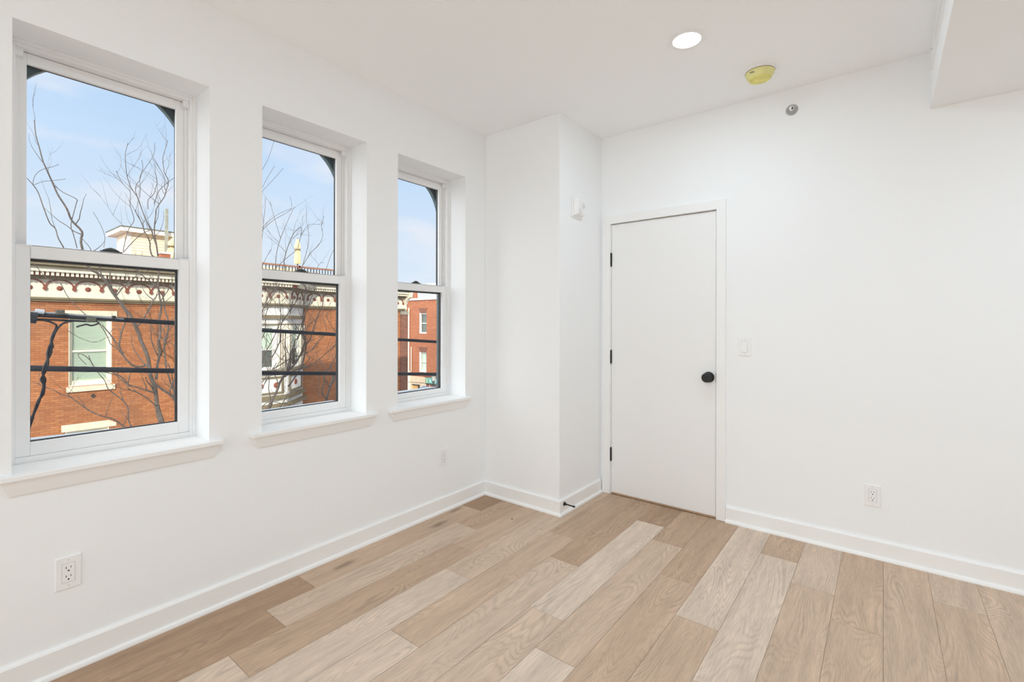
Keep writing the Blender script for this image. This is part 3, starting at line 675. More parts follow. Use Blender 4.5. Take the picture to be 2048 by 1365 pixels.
# bay window
def bay_face(A, B, nm, wins):
    A = Vector(A); B = Vector(B); L = (B-A).length; t = (B-A).normalized(); n = Vector((t.y, -t.x))
    bay = MB()
    bay.obox(A, B, -.12, 0, 1.60, 2.04)       # panel below the frieze
    bay.obox(A, B, -.12, 0, 1.18, 1.46)
    bay.obox(A, B, -.12, 0, -3.4, -.44)
    a, b = wins
    bay.obox(A, A+t*a, -.12, 0, -.44, 1.18); bay.obox(A+t*b, B, -.12, 0, -.44, 1.18)
    f = bay.build(nm, M['white_ext'], BAY)
    m = MB()
    m.obox(A, B, -.1, .10, 1.46, 1.60); m.obox(A, B, -.1, .06, 1.225, 1.275); m.obox(A, B, -.1, .14, -.62, -.47); m.obox(A, B, -.1, .10, -1.62, -1.46); m.obox(A, B, -.1, .18, -1.9, -1.78)
    m.build('moulding', M['olive'], f)
    # sash window in the face
    q = MB(); P = A+t*a; Q = A+t*b
    q.obox(P, P+t*.06, -.1, -.03, -.44, 1.18); q.obox(Q-t*.06, Q, -.1, -.03, -.44, 1.18); q.obox(P+t*.06, Q-t*.06, -.1, -.03, 1.12, 1.18); q.obox(P+t*.06, Q-t*.06, -.1, -.03, -.44, -.36); q.obox(P+t*.06, Q-t*.06, -.09, -.04, .27, .33)
    wq = q.build('window', M['white_ext'], f)
    tag(MB().obox(P+t*.06, Q-t*.06, -.075, -.07, -.36, 1.12).build('pane', M['farglass'], wq), 'glass')
    tag(MB().obox(P+t*.06, Q-t*.06, -.12, -.115, .33, 1.12).build('shade', M['blind'], wq), 'pale green shade')
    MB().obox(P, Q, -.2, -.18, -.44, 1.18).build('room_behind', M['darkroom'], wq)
    # reeded pilasters
    for s0, s1 in ((.03, a-.12), (b+.12, L-.03)):
        if s1-s0 < .08: continue
        pl = MB(); k = max(2, int((s1-s0)/.075))
        for i in range(k):
            u0 = s0+(s1-s0)*i/k; pl.obox(A+t*(u0+.012), A+t*(u0+(s1-s0)/k-.012), 0, .06, -.42, .98)
        pl.obox(A+t*s0, A+t*s1, 0, .09, .98, 1.22)
        pl.build('pilaster', M['cream'], f)
        r_ = MB()
        for i in range(1, k): u0 = s0+(s1-s0)*i/k; r_.obox(A+t*(u0-.016), A+t*(u0+.016), 0, .064, -.42, .98)
        tag(r_.build('pilaster_groove', M['brown'], f), 'brown stripes')
    # panel with medallion below the window
    s0, s1 = .16, L-.16; z0, z1 = -1.40, -.74
    fr = MB(); fr.obox(A+t*s0, A+t*(s0+.07), 0, .05, z0, z1); fr.obox(A+t*(s1-.07), A+t*s1, 0, .05, z0, z1); fr.obox(A+t*(s0+.07), A+t*(s1-.07), 0, .05, z0, z0+.07); fr.obox(A+t*(s0+.07), A+t*(s1-.07), 0, .05, z1-.07, z1)
    fr.build('panel_frame', M['olive'], f)
    for u in ((s0+s1)/2,) if L < 1.9 else (.42, (s0+s1)/2, L-.42):
        c0 = A+t*u; MB().lathe([(.11, 0), (.11, .03), (.08, .04), (.04, .04), (.03, .07), (.01, .075)], (c0.x, c0.y, -1.07), (n.x, n.y, 0), 16).build('medallion', M['redtrim'], f, smooth=True)
BAY = empty('bay_window', (FX, 4.8, -3.4)); BAY.parent = B1; BAY.location = Vector((FX, 4.8, -3.4)) - wloc(B1)
bay_face(BA, BB, 'bay_front', (.50, 1.54))
bay_face(BB, JB, 'bay_side', (.42, 1.15))
bay_face(JA, BA, 'bay_side', (.52, 1.25))
MB().prism([(JB[0], JB[1], -3.6), (BB[0], BB[1], -3.6), (BA[0], BA[1], -3.6), (JA[0], JA[1], -3.6)], (0, 0, .2)).build('bay_base', M['white_ext'], BAY)
MB().prism([(JB[0], JB[1], 2.9), (BB[0], BB[1], 2.9), (BA[0], BA[1], 2.9), (JA[0], JA[1], 2.9)], (0, 0, .12)).build('bay_roof', M['olive'], BAY)
d0 = at(40+880/6.024, 680+675/6.024, X=FX)
tag(MB().prism([(FX, d0.y-.06, d0.z), (FX, d0.y, d0.z-.07), (FX, d0.y+.06, d0.z), (FX, d0.y, d0.z+.07)], (.03, 0, 0)).build('wall_anchor', M['iron'], B1), 'dark diamond wall anchor')

# ---- roof things on the row house
o = empty('roof_penthouse', (-21, 2, 3.065), 0, 'cream clapboard roof hut with flat grey roof above the cornice', 'roof hut')
px0, py0, py1, pt_ = -21.0, 2.05, 4.2, 4.86
MB().box((px0, py0, 3.065), (px0-1.6, py1, pt_)).build('walls', M['siding'], o)
lap = MB(); z = 3.08
while z < pt_-.08:
    lap.hexa([(px0, py0+.1, z), (px0+.022, py0+.1, z), (px0+.022, py1, z), (px0, py1, z)], [(px0, py0+.1, z+.118), (px0+.006, py0+.1, z+.118), (px0+.006, py1, z+.118), (px0, py1, z+.118)]); z += .12
lap.build('siding', M['siding'], o)
MB().box((px0-.02, py0-.02, 3.065), (px0+.03, py0+.1, pt_)).build('corner_board', M['white_ext'], o)
MB().box((px0-.35, py0, 3.3), (px0-1.2, py0-.03, pt_-.15)).build('hut_door', M['white_ext'], o)
MB().box((px0+.28, py0-.28, pt_), (px0-1.9, py1+.3, pt_+.16)).build('eave', M['white_ext'], o)
tag(MB().box((px0+.30, py0-.30, pt_+.16), (px0-1.92, py1+.32, pt_+.20)).build('roof', M['roofedge'], o), 'grey roof edge')
a = at(333, 418, X=-20.5); b = at(334, 482, X=-20.5)
tag(MB().box((-20.55, a.y-.05, 3.065), (-20.45, a.y+.05, a.z)).build('roof_post', M['post']), 'weathered grey post standing on the roof beside the hut', 'post')

def umbrella(name, x, y, z0, zt, k, label, lean=(0, 0)):
    o = empty(name, (x, y, 3.065), 0, label, 'umbrella', 'folded umbrellas on the roof')
    def q(h): f = (h-z0)/(zt-z0); return (x+lean[0]*f, y+lean[1]*f, h)
    MB().tube([(x, y, 3.065), q(z0), q(zt+.04)], .025, 8).build('pole', M['iron'], o)
    m = MB(); hs = [0, .12, .35, .6, .66, .72, .85, 1]; rs = [.13, .15, .14, .115, .15, .145, .10, .05]
    K = 16; b0 = len(m.v)
    for h, r in zip(hs, rs):
        c = Vector(q(z0+(zt-z0)*h))
        for j in range(K): an = 2*math.pi*j/K; rr = r*k*(1 if j % 2 else .72); m.v.append((c.x+rr*math.cos(an), c.y+rr*math.sin(an), c.z))
    for i in range(len(hs)-1):
        for j in range(K): m.f.append((b0+i*K+j, b0+i*K+(j+1) % K, b0+(i+1)*K+(j+1) % K, b0+(i+1)*K+j))
    m.f.append(tuple(reversed(range(K)))); m.f.append(tuple((len(hs)-1)*K+j for j in range(K)))
    m.build('folded_canopy', M['canvas'], o, smooth=True)
    c = Vector(q(z0+(zt-z0)*.58)); MB().lathe([(.128*k, -.03), (.135*k, 0), (.128*k, .03)], c, (0, 0, 1), 14).build('tie_strap', M['olive'], o)
    MB().lathe([(.28, 0), (.28, .06), (.05, .12)], (x, y, 3.065), (0, 0, 1), 18).build('base', M['iron'], o)
umbrella('patio_umbrella', -20, 8.38, 4.17, 5.38, 1.0, 'folded cream umbrella above the roof railing, seen through the middle window')
uy_ = at(352, 500, X=-20.3).y
umbrella('patio_umbrella', -20.3, uy_-.18, 3.55, 5.0, 2.3, 'broad folded cream canvas right of the grey roof post', (0, .36))
# roof deck railing
o = empty('roof_railing', (-20, 8.5, 3.065), 0, 'red brown roof deck railing with dark balusters behind the cornice', 'railing')
MB().box((-20.05, 6.0, 4.0), (-19.93, 10.9, 4.075)).build('top_rail', M['rail'], o)
MB().box((-20.02, 6.0, 3.2), (-19.96, 10.9, 3.26)).build('bottom_rail', M['rail'], o)
y = 6.1
bal = None
while y < 10.85:
    b_ = MB().box((-20.0, y-.016, 3.26), (-19.97, y+.016, 4.0)).build('baluster', M['iron'], o); y += .155
for y in (6.05, 8.45, 10.85): MB().box((-20.05, y-.05, 3.065), (-19.93, y+.05, 4.09)).build('railing_post', M['rail'], o)
tag(MB().box((-20.9, 6.9, 3.065), (-20.5, 8.6, 3.98)).build('deck_planter', M['siding']), 'long cream planter box behind the roof railing', 'planter')
o = empty('roof_air_conditioner', (-20.9, 9.3, 3.065), 0, 'grey air conditioner box behind the right half of the roof railing', 'air conditioner')
MB().box((-20.9, 8.95, 3.065), (-20.4, 9.75, 3.9)).build('casing', M['hvac'], o); MB().box((-20.4, 9.05, 3.2), (-20.38, 9.65, 3.8)).build('grille', M['ventdark'], o)
o = empty('brick_chimney', (-19, 2.9, 3.065), 0, 'low red brick chimney with white cap beside the roof hut', 'chimney')
a = at(322, 512, X=-19.0); b = at(341, 506, X=-19.0)
MB().box((-19.0, a.y, 3.065), (-19.4, b.y, b.z-.06)).build('stack', M['brickfar'], o); MB().box((-18.97, a.y-.03, b.z-.06), (-19.43, b.y+.03, b.z)).build('cap', M['white_ext'], o)

# ---- corner building beyond the side street
FY = 20.0
B2 = empty('corner_shop_building', (-23, FY, GZ), 0, 'red brick corner building with small white windows beyond the row house', 'building')
W2 = [(-24.52, -23.77, .56, 2.07), (-24.525, -23.772, -2.27, -.80)]
o = grid_wall('brick_wall', 'X', -26.0, -18.5, GZ, 3.02, FY, FY+.3, [(a, b, c, d) for a, b, c, d in W2], M['brickfar'])
del o['kind']; o.parent = B2; o.location = -wloc(B2)
MB().box((-26, FY+.3, GZ), (-25.7, FY+9, 3.0)).box((-18.8, FY+.3, GZ), (-18.5, FY+9, 3.0)).box((-25.7, FY+.3, 2.75), (-18.8, FY+9, 2.95)).box((-26, FY+9, GZ), (-18.5, FY+9.3, 3.0)).build('side_walls_and_roof', M['brickfar'], B2)
MB().box((-26.1, FY-.08, 3.02), (-18.4, FY+.4, 3.17)).build('coping', M['white_ext'], B2)
for a, b, c, d in W2:
    f = MB(); yi = FY+.08; fr = .09
    f.box((a, FY-.01, c), (a+fr, yi+.06, d)); f.box((b-fr*.5, yi, c), (b, yi+.06, d)); f.box((a+fr, yi, d-.09), (b-fr*.5, yi+.06, d)); f.box((a, FY-.02, c), (b, yi+.06, c+.10)); f.box((a+fr, yi+.01, (c+d)/2-.03), (b-fr*.5, yi+.05, (c+d)/2+.03))
    wd = f.build('window', M['white_ext'], B2)
    tag(MB().box((a+fr, yi+.03, c+.1), (b-fr*.5, yi+.034, d-.09)).build('pane', M['farglass'], wd), 'glass')
    if c < 0: tag(MB().box((a+fr, yi+.08, c+.1), (b-fr*.5, yi+.085, d-.09)).build('shade', M['blind'], wd), 'pale shade')
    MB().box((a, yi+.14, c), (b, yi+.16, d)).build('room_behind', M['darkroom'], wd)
    tag(MB().prism([(a+.06, FY, d+.02), (b-.06, FY, d+.02), (b+.12, FY, d+.36), (a-.12, FY, d+.36)], (0, -.012, 0)).build('brick_lintel', M['brickdark'], wd), 'dark soldier brick lintel')
tag(MB().tube([(-25.62, FY-.08, 2.45), (-25.66, FY-.08, 2.2), (-25.66, FY-.08, -2.3)], .055, 8).build('downspout', M['cream'], B2), 'cream downspout')
tag(MB().tube([(-25.40, FY-.06, -.44), (-25.40, FY-.06, -2.3)], .035, 8).build('conduit', M['cream'], B2), 'thin cream pipe')
SF = MB().box((-25.95, FY-.02, GZ), (-19, FY+.0, -2.62)).build('shopfront', M['beige'], B2)
MB().box((-25.93, FY-.12, GZ), (-25.5, FY-.02, -2.28)).build('shop_pilaster', M['cream'], SF)
tag(MB().box((-25.25, FY-.03, GZ), (-24.50, FY-.015, -3.27)).build('shop_door', M['tan'], SF), 'orange tan door panel')
tag(MB().box((-24.58, FY-.10, GZ), (-24.48, FY-.02, -3.22)).box((-25.25, FY-.10, -3.28), (-24.48, FY-.02, -3.22)).build('door_surround', M['iron'], SF), 'dark door edge')
sg = MB().box((-23.72, FY-.12, -3.06), (-22.0, FY-.02, -2.64)).build('shop_sign', M['signteal'], SF)
tag(MB().box((-23.72, FY-.125, -3.06), (-23.42, FY-.12, -2.64)).build('sign_end', M['signgreen'], sg), 'green end of the sign')
st_ = MB()
def stroke(p, q, w_=.022):
    st_.tube([(p[0], FY-.125, p[1]), (q[0], FY-.125, q[1])], w_, 5)
for p, q in (((-23.60, -2.98), (-23.60, -2.72)), ((-23.60, -2.72), (-23.44, -2.74)), ((-23.60, -2.85), (-23.46, -2.85)), ((-23.60, -2.98), (-23.42, -2.97)),
             ((-23.34, -2.98), (-23.24, -2.73)), ((-23.24, -2.73), (-23.12, -2.98)), ((-23.30, -2.88), (-23.17, -2.88)), ((-23.0, -2.76), (-22.93, -2.98)), ((-22.86, -2.98), (-22.84, -2.80)),
             ((-22.84, -2.80), (-22.74, -2.71)), ((-22.74, -2.71), (-22.56, -2.74)), ((-22.70, -2.98), (-22.68, -2.82)), ((-22.68, -2.82), (-22.50, -2.86)), ((-22.42, -2.98), (-22.42, -2.74)), ((-22.42, -2.74), (-22.25, -2.74))): stroke(p, q)
tag(st_.build('sign_lettering', M['signpale'], sg), 'pale blurred letter strokes')
tag(MB().box((-24.0, FY-.05, -2.60), (-22.0, FY-.02, -2.42)).build('shop_fascia', M['redtrim'], SF), 'red band above the sign')
aw = MB(); aw.hexa([(-24.1, FY-.9, -3.75), (-21.6, FY-.9, -3.75), (-21.6, FY-.02, -3.45), (-24.1, FY-.02, -3.45)], [(-24.1, FY-.9, -3.60), (-21.6, FY-.9, -3.60), (-21.6, FY-.02, -3.27), (-24.1, FY-.02, -3.27)])
aw.build('awning', M['awning'], SF)
for i in range(5): MB().box((-23.75+i*.42, FY-.04, -3.27), (-23.45+i*.42, FY-.02, -3.09)).build('shop_panel', M['redtrim'], SF)
# roof things of the corner building
o = empty('roof_stair_hut', (-27.5, 24, 3), 0, 'pale grey sided roof hut behind the white coping of the corner building', 'roof hut')
MB().box((-29.3, 24, 2.6), (-24, 26, 4.25)).build('walls', M['greysiding'], o)
lp = MB()
for i in range(10): lp.box((-29.2, 23.985, 2.8+i*.14), (-24, 24, 2.92+i*.14))
lp.build('siding', M['greysiding'], o); MB().box((-29.36, 23.97, 2.6), (-29.2, 24.02, 4.25)).build('corner_board', M['white_ext'], o); MB().box((-29.4, 23.9, 4.25), (-23.9, 26.1, 4.31)).build('roof', M['roofedge'], o)
o = empty('brick_chimney', (-29.7, 24, 2.6), 0, 'red brick chimney with dark cap between cornice end and grey roof hut', 'chimney')
MB().box((-30.2, 23.9, 2.4), (-29.42, 24.6, 4.28)).build('stack', M['brickfar'], o); MB().box((-31.0, 23.8, 4.28), (-29.1, 24.7, 4.38)).build('cap', M['roofedge'], o)
a = at(846, 572, Y=29); b = at(874, 566, Y=29)
o = empty('roof_air_conditioner', ((a.x+b.x)/2, 29, 2.9), 0, 'white roof unit peeking over the sash in the window nearest the corner', 'air conditioner')
MB().box((a.x, 29, 2.95), (b.x, 29.8, b.z)).build('casing', M['hvac'], o); MB().box((a.x-.15, 28.95, a.z-.1), (a.x+.5, 29, a.z+.15)).build('hood', M['ventdark'], o)
tag(MB().box((-60, 36, GZ), (-20, 44, 3.2)).build('distant_terrace', M['brickfar']), 'distant brick terrace behind the corner building', 'building')

# street lamp
lp_ = at(867, 756, Y=18.4)
o = empty('street_lamp', (lp_.x, lp_.y, GZ), 0, 'street lamp with pale lantern in front of the teal shop sign', 'street lamp')
x, y, z = lp_
MB().lathe([(.16, 0), (.14, .5), (.07, .7), (.055, z-GZ-.45), (.09, z-GZ-.40), (.05, z-GZ-.33), (.10, z-GZ-.22)], (x, y, GZ), (0, 0, 1), 16).build('post', M['lampmetal'], o, smooth=True)
tag(MB().lathe([(.085, -.22), (.165, .12)], (x, y, z), (0, 0, 1), 6).build('lantern_glass', M['lampglass'], o), 'pale lantern glass')
MB().lathe([(.20, .12), (.19, .16), (.10, .24), (.03, .30), (.02, .36)], (x, y, z), (0, 0, 1), 12).build('lantern_cap', M['lampmetal'], o)

# ---- overhead cables
KX = -3.5
A_ = lambda a, b: (40+a/6.024, 500+b/6.024)
B_ = lambda a, b: (40+a/6.024, 680+b/6.024)
def smooth_path(P, n=6):
    P = [Vector(p) for p in P]; out_ = []
    for i in range(len(P)-1):
        p0 = P[max(i-1, 0)]; p1 = P[i]; p2 = P[i+1]; p3 = P[min(i+2, len(P)-1)]
        for k in range(n):
            t = k/n; out_.append(.5*((2*p1)+(p2-p0)*t+(2*p0-5*p1+4*p2-p3)*t*t+(3*p1-p0-3*p2+p3)*t**3))
    out_.append(P[-1]); return out_
def extend(P, a=6.0, b=6.0):
    P = [Vector(p) for p in P]; d = (P[1]-P[0]).normalized(); e2 = (P[-1]-P[-2]).normalized()
    return [P[0]-d*a] + P + [P[-1]+e2*b]
def cable(name, pix, x, r, label, matn='cable', ext=(6, 8)):
    P = extend([at(px, py, X=x) for px, py in pix], *ext)
    return tag(MB().tube(P, r, 10).build(name, M[matn], smooth=True), label, 'cable')
c1 = cable('overhead_cable', [(57, 628), (357, 647), (523, 661), (683, 670), (795, 679.5), (878, 684.5)], KX, .0235, 'upper thick black cable crossing all three windows')
c2 = cable('overhead_cable', [(57, 737), (357, 742.5), (523, 746.5), (683, 747.5), (795, 748.2), (878, 749)], KX-.4, .0275, 'lower thick black cable crossing all three windows')
ms = MB().tube([at(*A_(a, b), X=KX+.02) for a, b in ((-80, 735), (105, 745), (480, 768), (800, 795), (1130, 822), (1250, 835))], .009, 8).build('messenger_strand', M['cablegrey'], c1)
MB().tube(smooth_path([at(*A_(*p_), X=KX-.02) for p_ in ((190, 838), (330, 842), (520, 850), (800, 862), (930, 858))]), .010, 7).build('bundled_strand', M['cable'], c1, smooth=True)
def clamp(name, pa, pb, r, m, lab=None):
    o = MB().tube([at(*A_(*pa), X=KX+.03), at(*A_(*pb), X=KX+.03)], r, 8).build(name, M[m], c1)
    if lab: tag(o, lab)
clamp('sleeve', (60, 812), (200, 825), .05, 'cable')
clamp('silver_clamp', (183, 738), (290, 748), .022, 'silver', 'silver clamp')
p, q = at(*A_(435, 785), X=KX+.05), at(*A_(535, 725), X=KX+.05)
tag(MB().box((KX-.0, p.y, p.z), (KX+.08, q.y, q.z)).build('splice_box', M['boxdark'], c1, bevel=.008), 'dark splice box')
p, q = at(*A_(800, 875), X=KX+.05), at(*A_(920, 815), X=KX+.05)
tag(MB().box((KX-.0, p.y, p.z), (KX+.07, q.y, q.z)).build('cable_clamp', M['boxdark'], c1, bevel=.01), 'dark cable clamp')
p, q = at(*A_(1117, 830), X=KX+.05), at(*A_(1160, 795), X=KX+.05)
tag(MB().box((KX-.0, p.y, p.z), (KX+.05, q.y, q.z)).build('end_clamp', M['gasket'], c1, bevel=.004), 'small black block')
MB().tube(smooth_path([at(*A_(*p_), X=KX+.04) for p_ in ((680, 930), (740, 912), (800, 900), (860, 912), (930, 895), (950, 870))]), .008, 6).build('loose_wire_end', M['gasket'], c1)
def wires(name, strands, r, label):
    m = MB()
    for s in strands: m.tube(smooth_path(s, 5), r, 7)
    return tag(m.build(name, M['cable'], smooth=True), label, 'cable')
base = [A_(450, 880), A_(440, 930), A_(410, 1010), A_(385, 1080), A_(372, 1180), B_(370, 60), B_(352, 160), B_(322, 290), B_(285, 400), B_(280, 480), B_(288, 560), B_(268, 660), B_(225, 740), B_(178, 860), B_(135, 970), B_(100, 1100), B_(60, 1300)]
sA = []; sB = []; sC = []
for i, (px, py) in enumerate(base):
    ph = i*1.9; dx = 4.2 if 4 <= i <= 10 else 2.0
    sA.append(at(px+dx*math.sin(ph), py, X=KX-.1+.02*math.cos(ph))); sB.append(at(px-dx*math.sin(ph), py, X=KX-.1-.02*math.cos(ph))); sC.append(at(px+1.5*math.cos(ph*.7), py, X=KX-.12))
arcA = [at(*A_(*p_), X=KX) for p_ in ((200, 845), (300, 852), (390, 880), (440, 920))]; arcB = [at(*A_(*p_), X=KX) for p_ in ((640, 858), (560, 872), (500, 900), (450, 955))]
wires('drop_wire', [arcA+sA[2:], arcB+sB[2:], sC[1:]], .0085, 'twisted black drop wires hanging from the upper cable in the nearest window')
def thin(p0, x0, p1, x1, r, label, m='cable'):
    a = at(*p0, X=x0); b = at(*p1, X=x1); d = (b-a).normalized()
    tag(MB().tube([a, b, b+d*9], r, 6).build('thin_wire', M[m]), label, 'cable')
thin((815, 764), -16.93, (878, 769.5), -9.0, .010, 'thin black wire crossing the shopfront below the lower thick cable')

# ---- street trees
rt_ = random.Random(11)
def twig(m, p, d, L, r, lvl, bias):
    n = 5; P = [Vector(p)]; d = d.normalized()
    for i in range(n):
        d = (d + Vector((rt_.uniform(-.25, .25), rt_.uniform(-.28, .28), rt_.uniform(-.15, .28)+bias))).normalized()
        P.append(P[-1] + d*L/n)
    m.tube(P, [r*(1-.7*i/n) for i in range(n+1)], 4, caps=False)
    if lvl > 0:
        for i in range(1, n):
            if rt_.random() < .6:
                s = Vector((rt_.uniform(-1, 1), rt_.uniform(-1, 1), rt_.uniform(-.2, .9))).normalized()
                twig(m, P[i], (d*.7+s*.8), L*rt_.uniform(.35, .6), r*.62, lvl-1, bias)
def tree(name, x0, limbs, mt, label, dens=1.0, group=None, trunk=None):
    m = MB()
    for pix, w0, w1, dn in limbs:
        off = rt_.uniform(-.2, .2); n = len(pix); P = []
        for i, (px, py) in enumerate(pix): P.append(at(px, py, X=x0 + off*min(1, i/3) + rt_.uniform(-.06, .06)))
        P2 = smooth_path(P, 3); k = len(P2)
        sc = (x0-CX)/((fw + r3*((pix[0][0]-1024)/FPX)).x)/FPX      # metres per pixel there
        m.tube(P2, [max(.5*sc*(w0+(w1-w0)*i/(k-1)), .0055) for i in range(k)], 6 if w0 > 3 else 5)
        for i in range(1, k-1):
            if rt_.random() < dn*dens*1.15:
                t = (P2[i+1]-P2[i-1]).normalized(); s = Vector((rt_.uniform(-.6, .6), rt_.uniform(-1, 1), rt_.uniform(-.1, .6)))
                twig(m, P2[i], t*.6+s, rt_.uniform(.4, 1.3), max(.0042, .27*sc*(w0+(w1-w0)*i/(k-1))), 1 if rt_.random() < .5 else 0, .04)
    if trunk:
        px, py, r = trunk; p = at(px, py, X=x0); q = Vector((x0, p.y+.25, GZ+.12)); m.tube([q, (q+p)/2+Vector((0, .03, 0)), p], [r*1.5, r*1.15, r], 10)
    return tag(m.build(name, M[mt], smooth=True), label, 'tree', group)
S1 = lambda a, b: (220+a/9.75, 280+b/9.75)
S2 = lambda a, b: (40+a/5.25, 240+b/5.25)
S3 = lambda a, b: (200+a/12.4, 420+b/12.4)
C4 = lambda a, b: (510+a/8.53, 540+b/8.53)
C5 = lambda a, b: (510+a/8.53, 680+b/8.53)
C3 = lambda a, b: (490+a/3.793, 200+b/3.793)
mp_ = lambda f, l: [f(*p) for p in l]
T1 = [
 (mp_(B_, [(1725, 1080), (1700, 980), (1670, 880), (1650, 790)]), 11, 8, 0),
 (mp_(B_, [(1650, 790), (1640, 680), (1620, 560), (1570, 430), (1555, 300), (1530, 180), (1460, 20)]) + mp_(A_, [(1430, 1010), (1380, 900), (1330, 800), (1260, 700), (1180, 600), (1100, 490), (1030, 370), (930, 280), (820, 200)]) + mp_(S2, [(640, 1290), (652, 1175), (545, 1060), (490, 930), (400, 790), (350, 680), (270, 500), (240, 430), (200, 280), (165, 150), (150, 0)]), 7.5, 1.1, .22),
 (mp_(B_, [(1640, 480), (1655, 300), (1680, 180), (1665, 20)]) + mp_(A_, [(1680, 1080), (1692, 960), (1680, 840), (1700, 700), (1665, 450), (1668, 280), (1660, 120)]) + mp_(S3, [(1290, 1130), (1240, 950), (1240, 830), (1180, 660), (1110, 560), (1060, 400), (1000, 260), (920, 120), (870, 0)]), 5, 1.3, .3),
 (mp_(B_, [(1560, 300), (1400, 325), (1290, 250), (1230, 160), (1190, 50)]) + mp_(A_, [(1195, 1150), (1215, 1020), (1265, 880), (1290, 790), (1230, 690), (1150, 560), (1090, 400), (1090, 250)]), 4, 1.8, .25),
 (mp_(B_, [(1900, 720), (1830, 560), (1760, 330), (1748, 180), (1735, 20)]) + mp_(A_, [(1750, 1080), (1790, 900), (1740, 700), (1720, 560), (1620, 420), (1500, 330), (1400, 240)]), 3.6, 1.8, .3),
 (mp_(B_, [(1910, 880), (1850, 700), (1700, 590), (1600, 500), (1550, 420)]), 5, 3, .1),
 (mp_(B_, [(1640, 800), (1540, 715), (1420, 640), (1310, 595), (1290, 520), (1200, 430), (1060, 400), (900, 330), (840, 240), (760, 180), (700, 170), (720, 220), (800, 300)]), 2.4, 1.0, .2),
 (mp_(B_, [(1280, 1070), (1130, 960), (980, 920), (830, 850), (740, 790), (620, 700), (500, 660), (430, 620), (330, 580), (200, 520)]), 2.8, 1.0, .25),
 (mp_(B_, [(1360, 1070), (1310, 980), (1290, 790), (1120, 640), (1060, 590), (1020, 490), (960, 420), (860, 270), (830, 190)]), 2.4, 1.2, .15),
 (mp_(A_, [(160, 150), (330, 350), (480, 400), (560, 540), (640, 640), (700, 700), (790, 780), (960, 900), (1060, 1060)]) + mp_(B_, [(1100, 60), (1260, 160)]), 1.3, 1.8, .05),
 (mp_(A_, [(1900, 1190), (1790, 1110), (1620, 1010), (1590, 900)]), 1.6, 1.2, .15),
 (mp_(A_, [(560, 960), (700, 1050), (860, 1110), (960, 1100), (1040, 1060), (1130, 1040)]), 1.0, 1.0, .0),
 (mp_(S3, [(1430, 1150), (1400, 900), (1350, 760), (1310, 620), (1250, 460), (1150, 270), (1040, 0)]) + mp_(S1, [(540, 1130), (420, 950), (350, 770), (315, 600), (300, 350), (300, 250), (350, 60)]), 2.4, .8, .2),
 (mp_(S3, [(1440, 1140), (1400, 850), (1350, 560), (1360, 300), (1385, 120), (1390, 0)]) + mp_(S1, [(960, 1250), (1060, 1110), (1090, 1000), (1140, 810), (1060, 640), (1050, 550), (1030, 430), (1040, 300), (1110, 80), (1120, 0)]), 2.4, .8, .2),
 (mp_(S1, [(740, 1350), (745, 1170), (850, 1060), (900, 900), (920, 820), (890, 650), (870, 470)]), 1.4, .7, .15),
 (mp_(S3, [(580, 1060), (590, 920), (680, 560), (740, 430), (830, 300), (840, 200), (780, 0)]) + mp_(S1, [(390, 1260), (400, 1070), (380, 990), (250, 850), (150, 680), (125, 600)]), 1.6, .7, .15),
 (mp_(S3, [(580, 1060), (700, 920), (850, 760), (980, 640), (1080, 575), (1200, 520), (1300, 480)]), 1.8, 1.4, 0),
 (mp_(S1, [(600, 1300), (500, 1010), (520, 870), (580, 780), (620, 650), (700, 530), (830, 340), (870, 200), (870, 60)]), 1.3, .6, .1),
 (mp_(S1, [(1090, 990), (1060, 900), (1060, 730), (930, 500), (840, 370)]), 1.3, .8, .1),
 (mp_(S1, [(860, 1250), (950, 1000), (1060, 890), (1150, 810), (1280, 720)]), 1.4, .9, .1),
 (mp_(S1, [(580, 1120), (590, 900), (580, 740), (640, 560), (620, 390)]), 1.1, .6, .1),
 (mp_(S2, [(460, 1345), (400, 1240), (370, 1140), (310, 1080), (240, 900), (190, 760), (135, 680), (80, 620), (20, 560)]), 2.2, 1.3, .06),
 (mp_(S2, [(600, 1350), (560, 1200), (535, 1100), (590, 880), (590, 830), (450, 760), (350, 680)]), 1.6, 1.2, .08),
 (mp_(S2, [(135, 680), (150, 600), (200, 540), (270, 510), (350, 490), (410, 465)]), .7, .5, 0),
 (mp_(S2, [(140, 685), (250, 645), (330, 640), (480, 620)]), .7, .5, 0),
 (mp_(S2, [(880, 1340), (890, 1220), (840, 1090), (770, 970)]), .9, .6, 0),
]
tree('street_tree', -13.2, T1, 'bark', 'bare street tree with long limbs seen through the window nearest the camera', .9, 'bare street trees', (40+1725/6.024, 680+1080/6.024, .085))
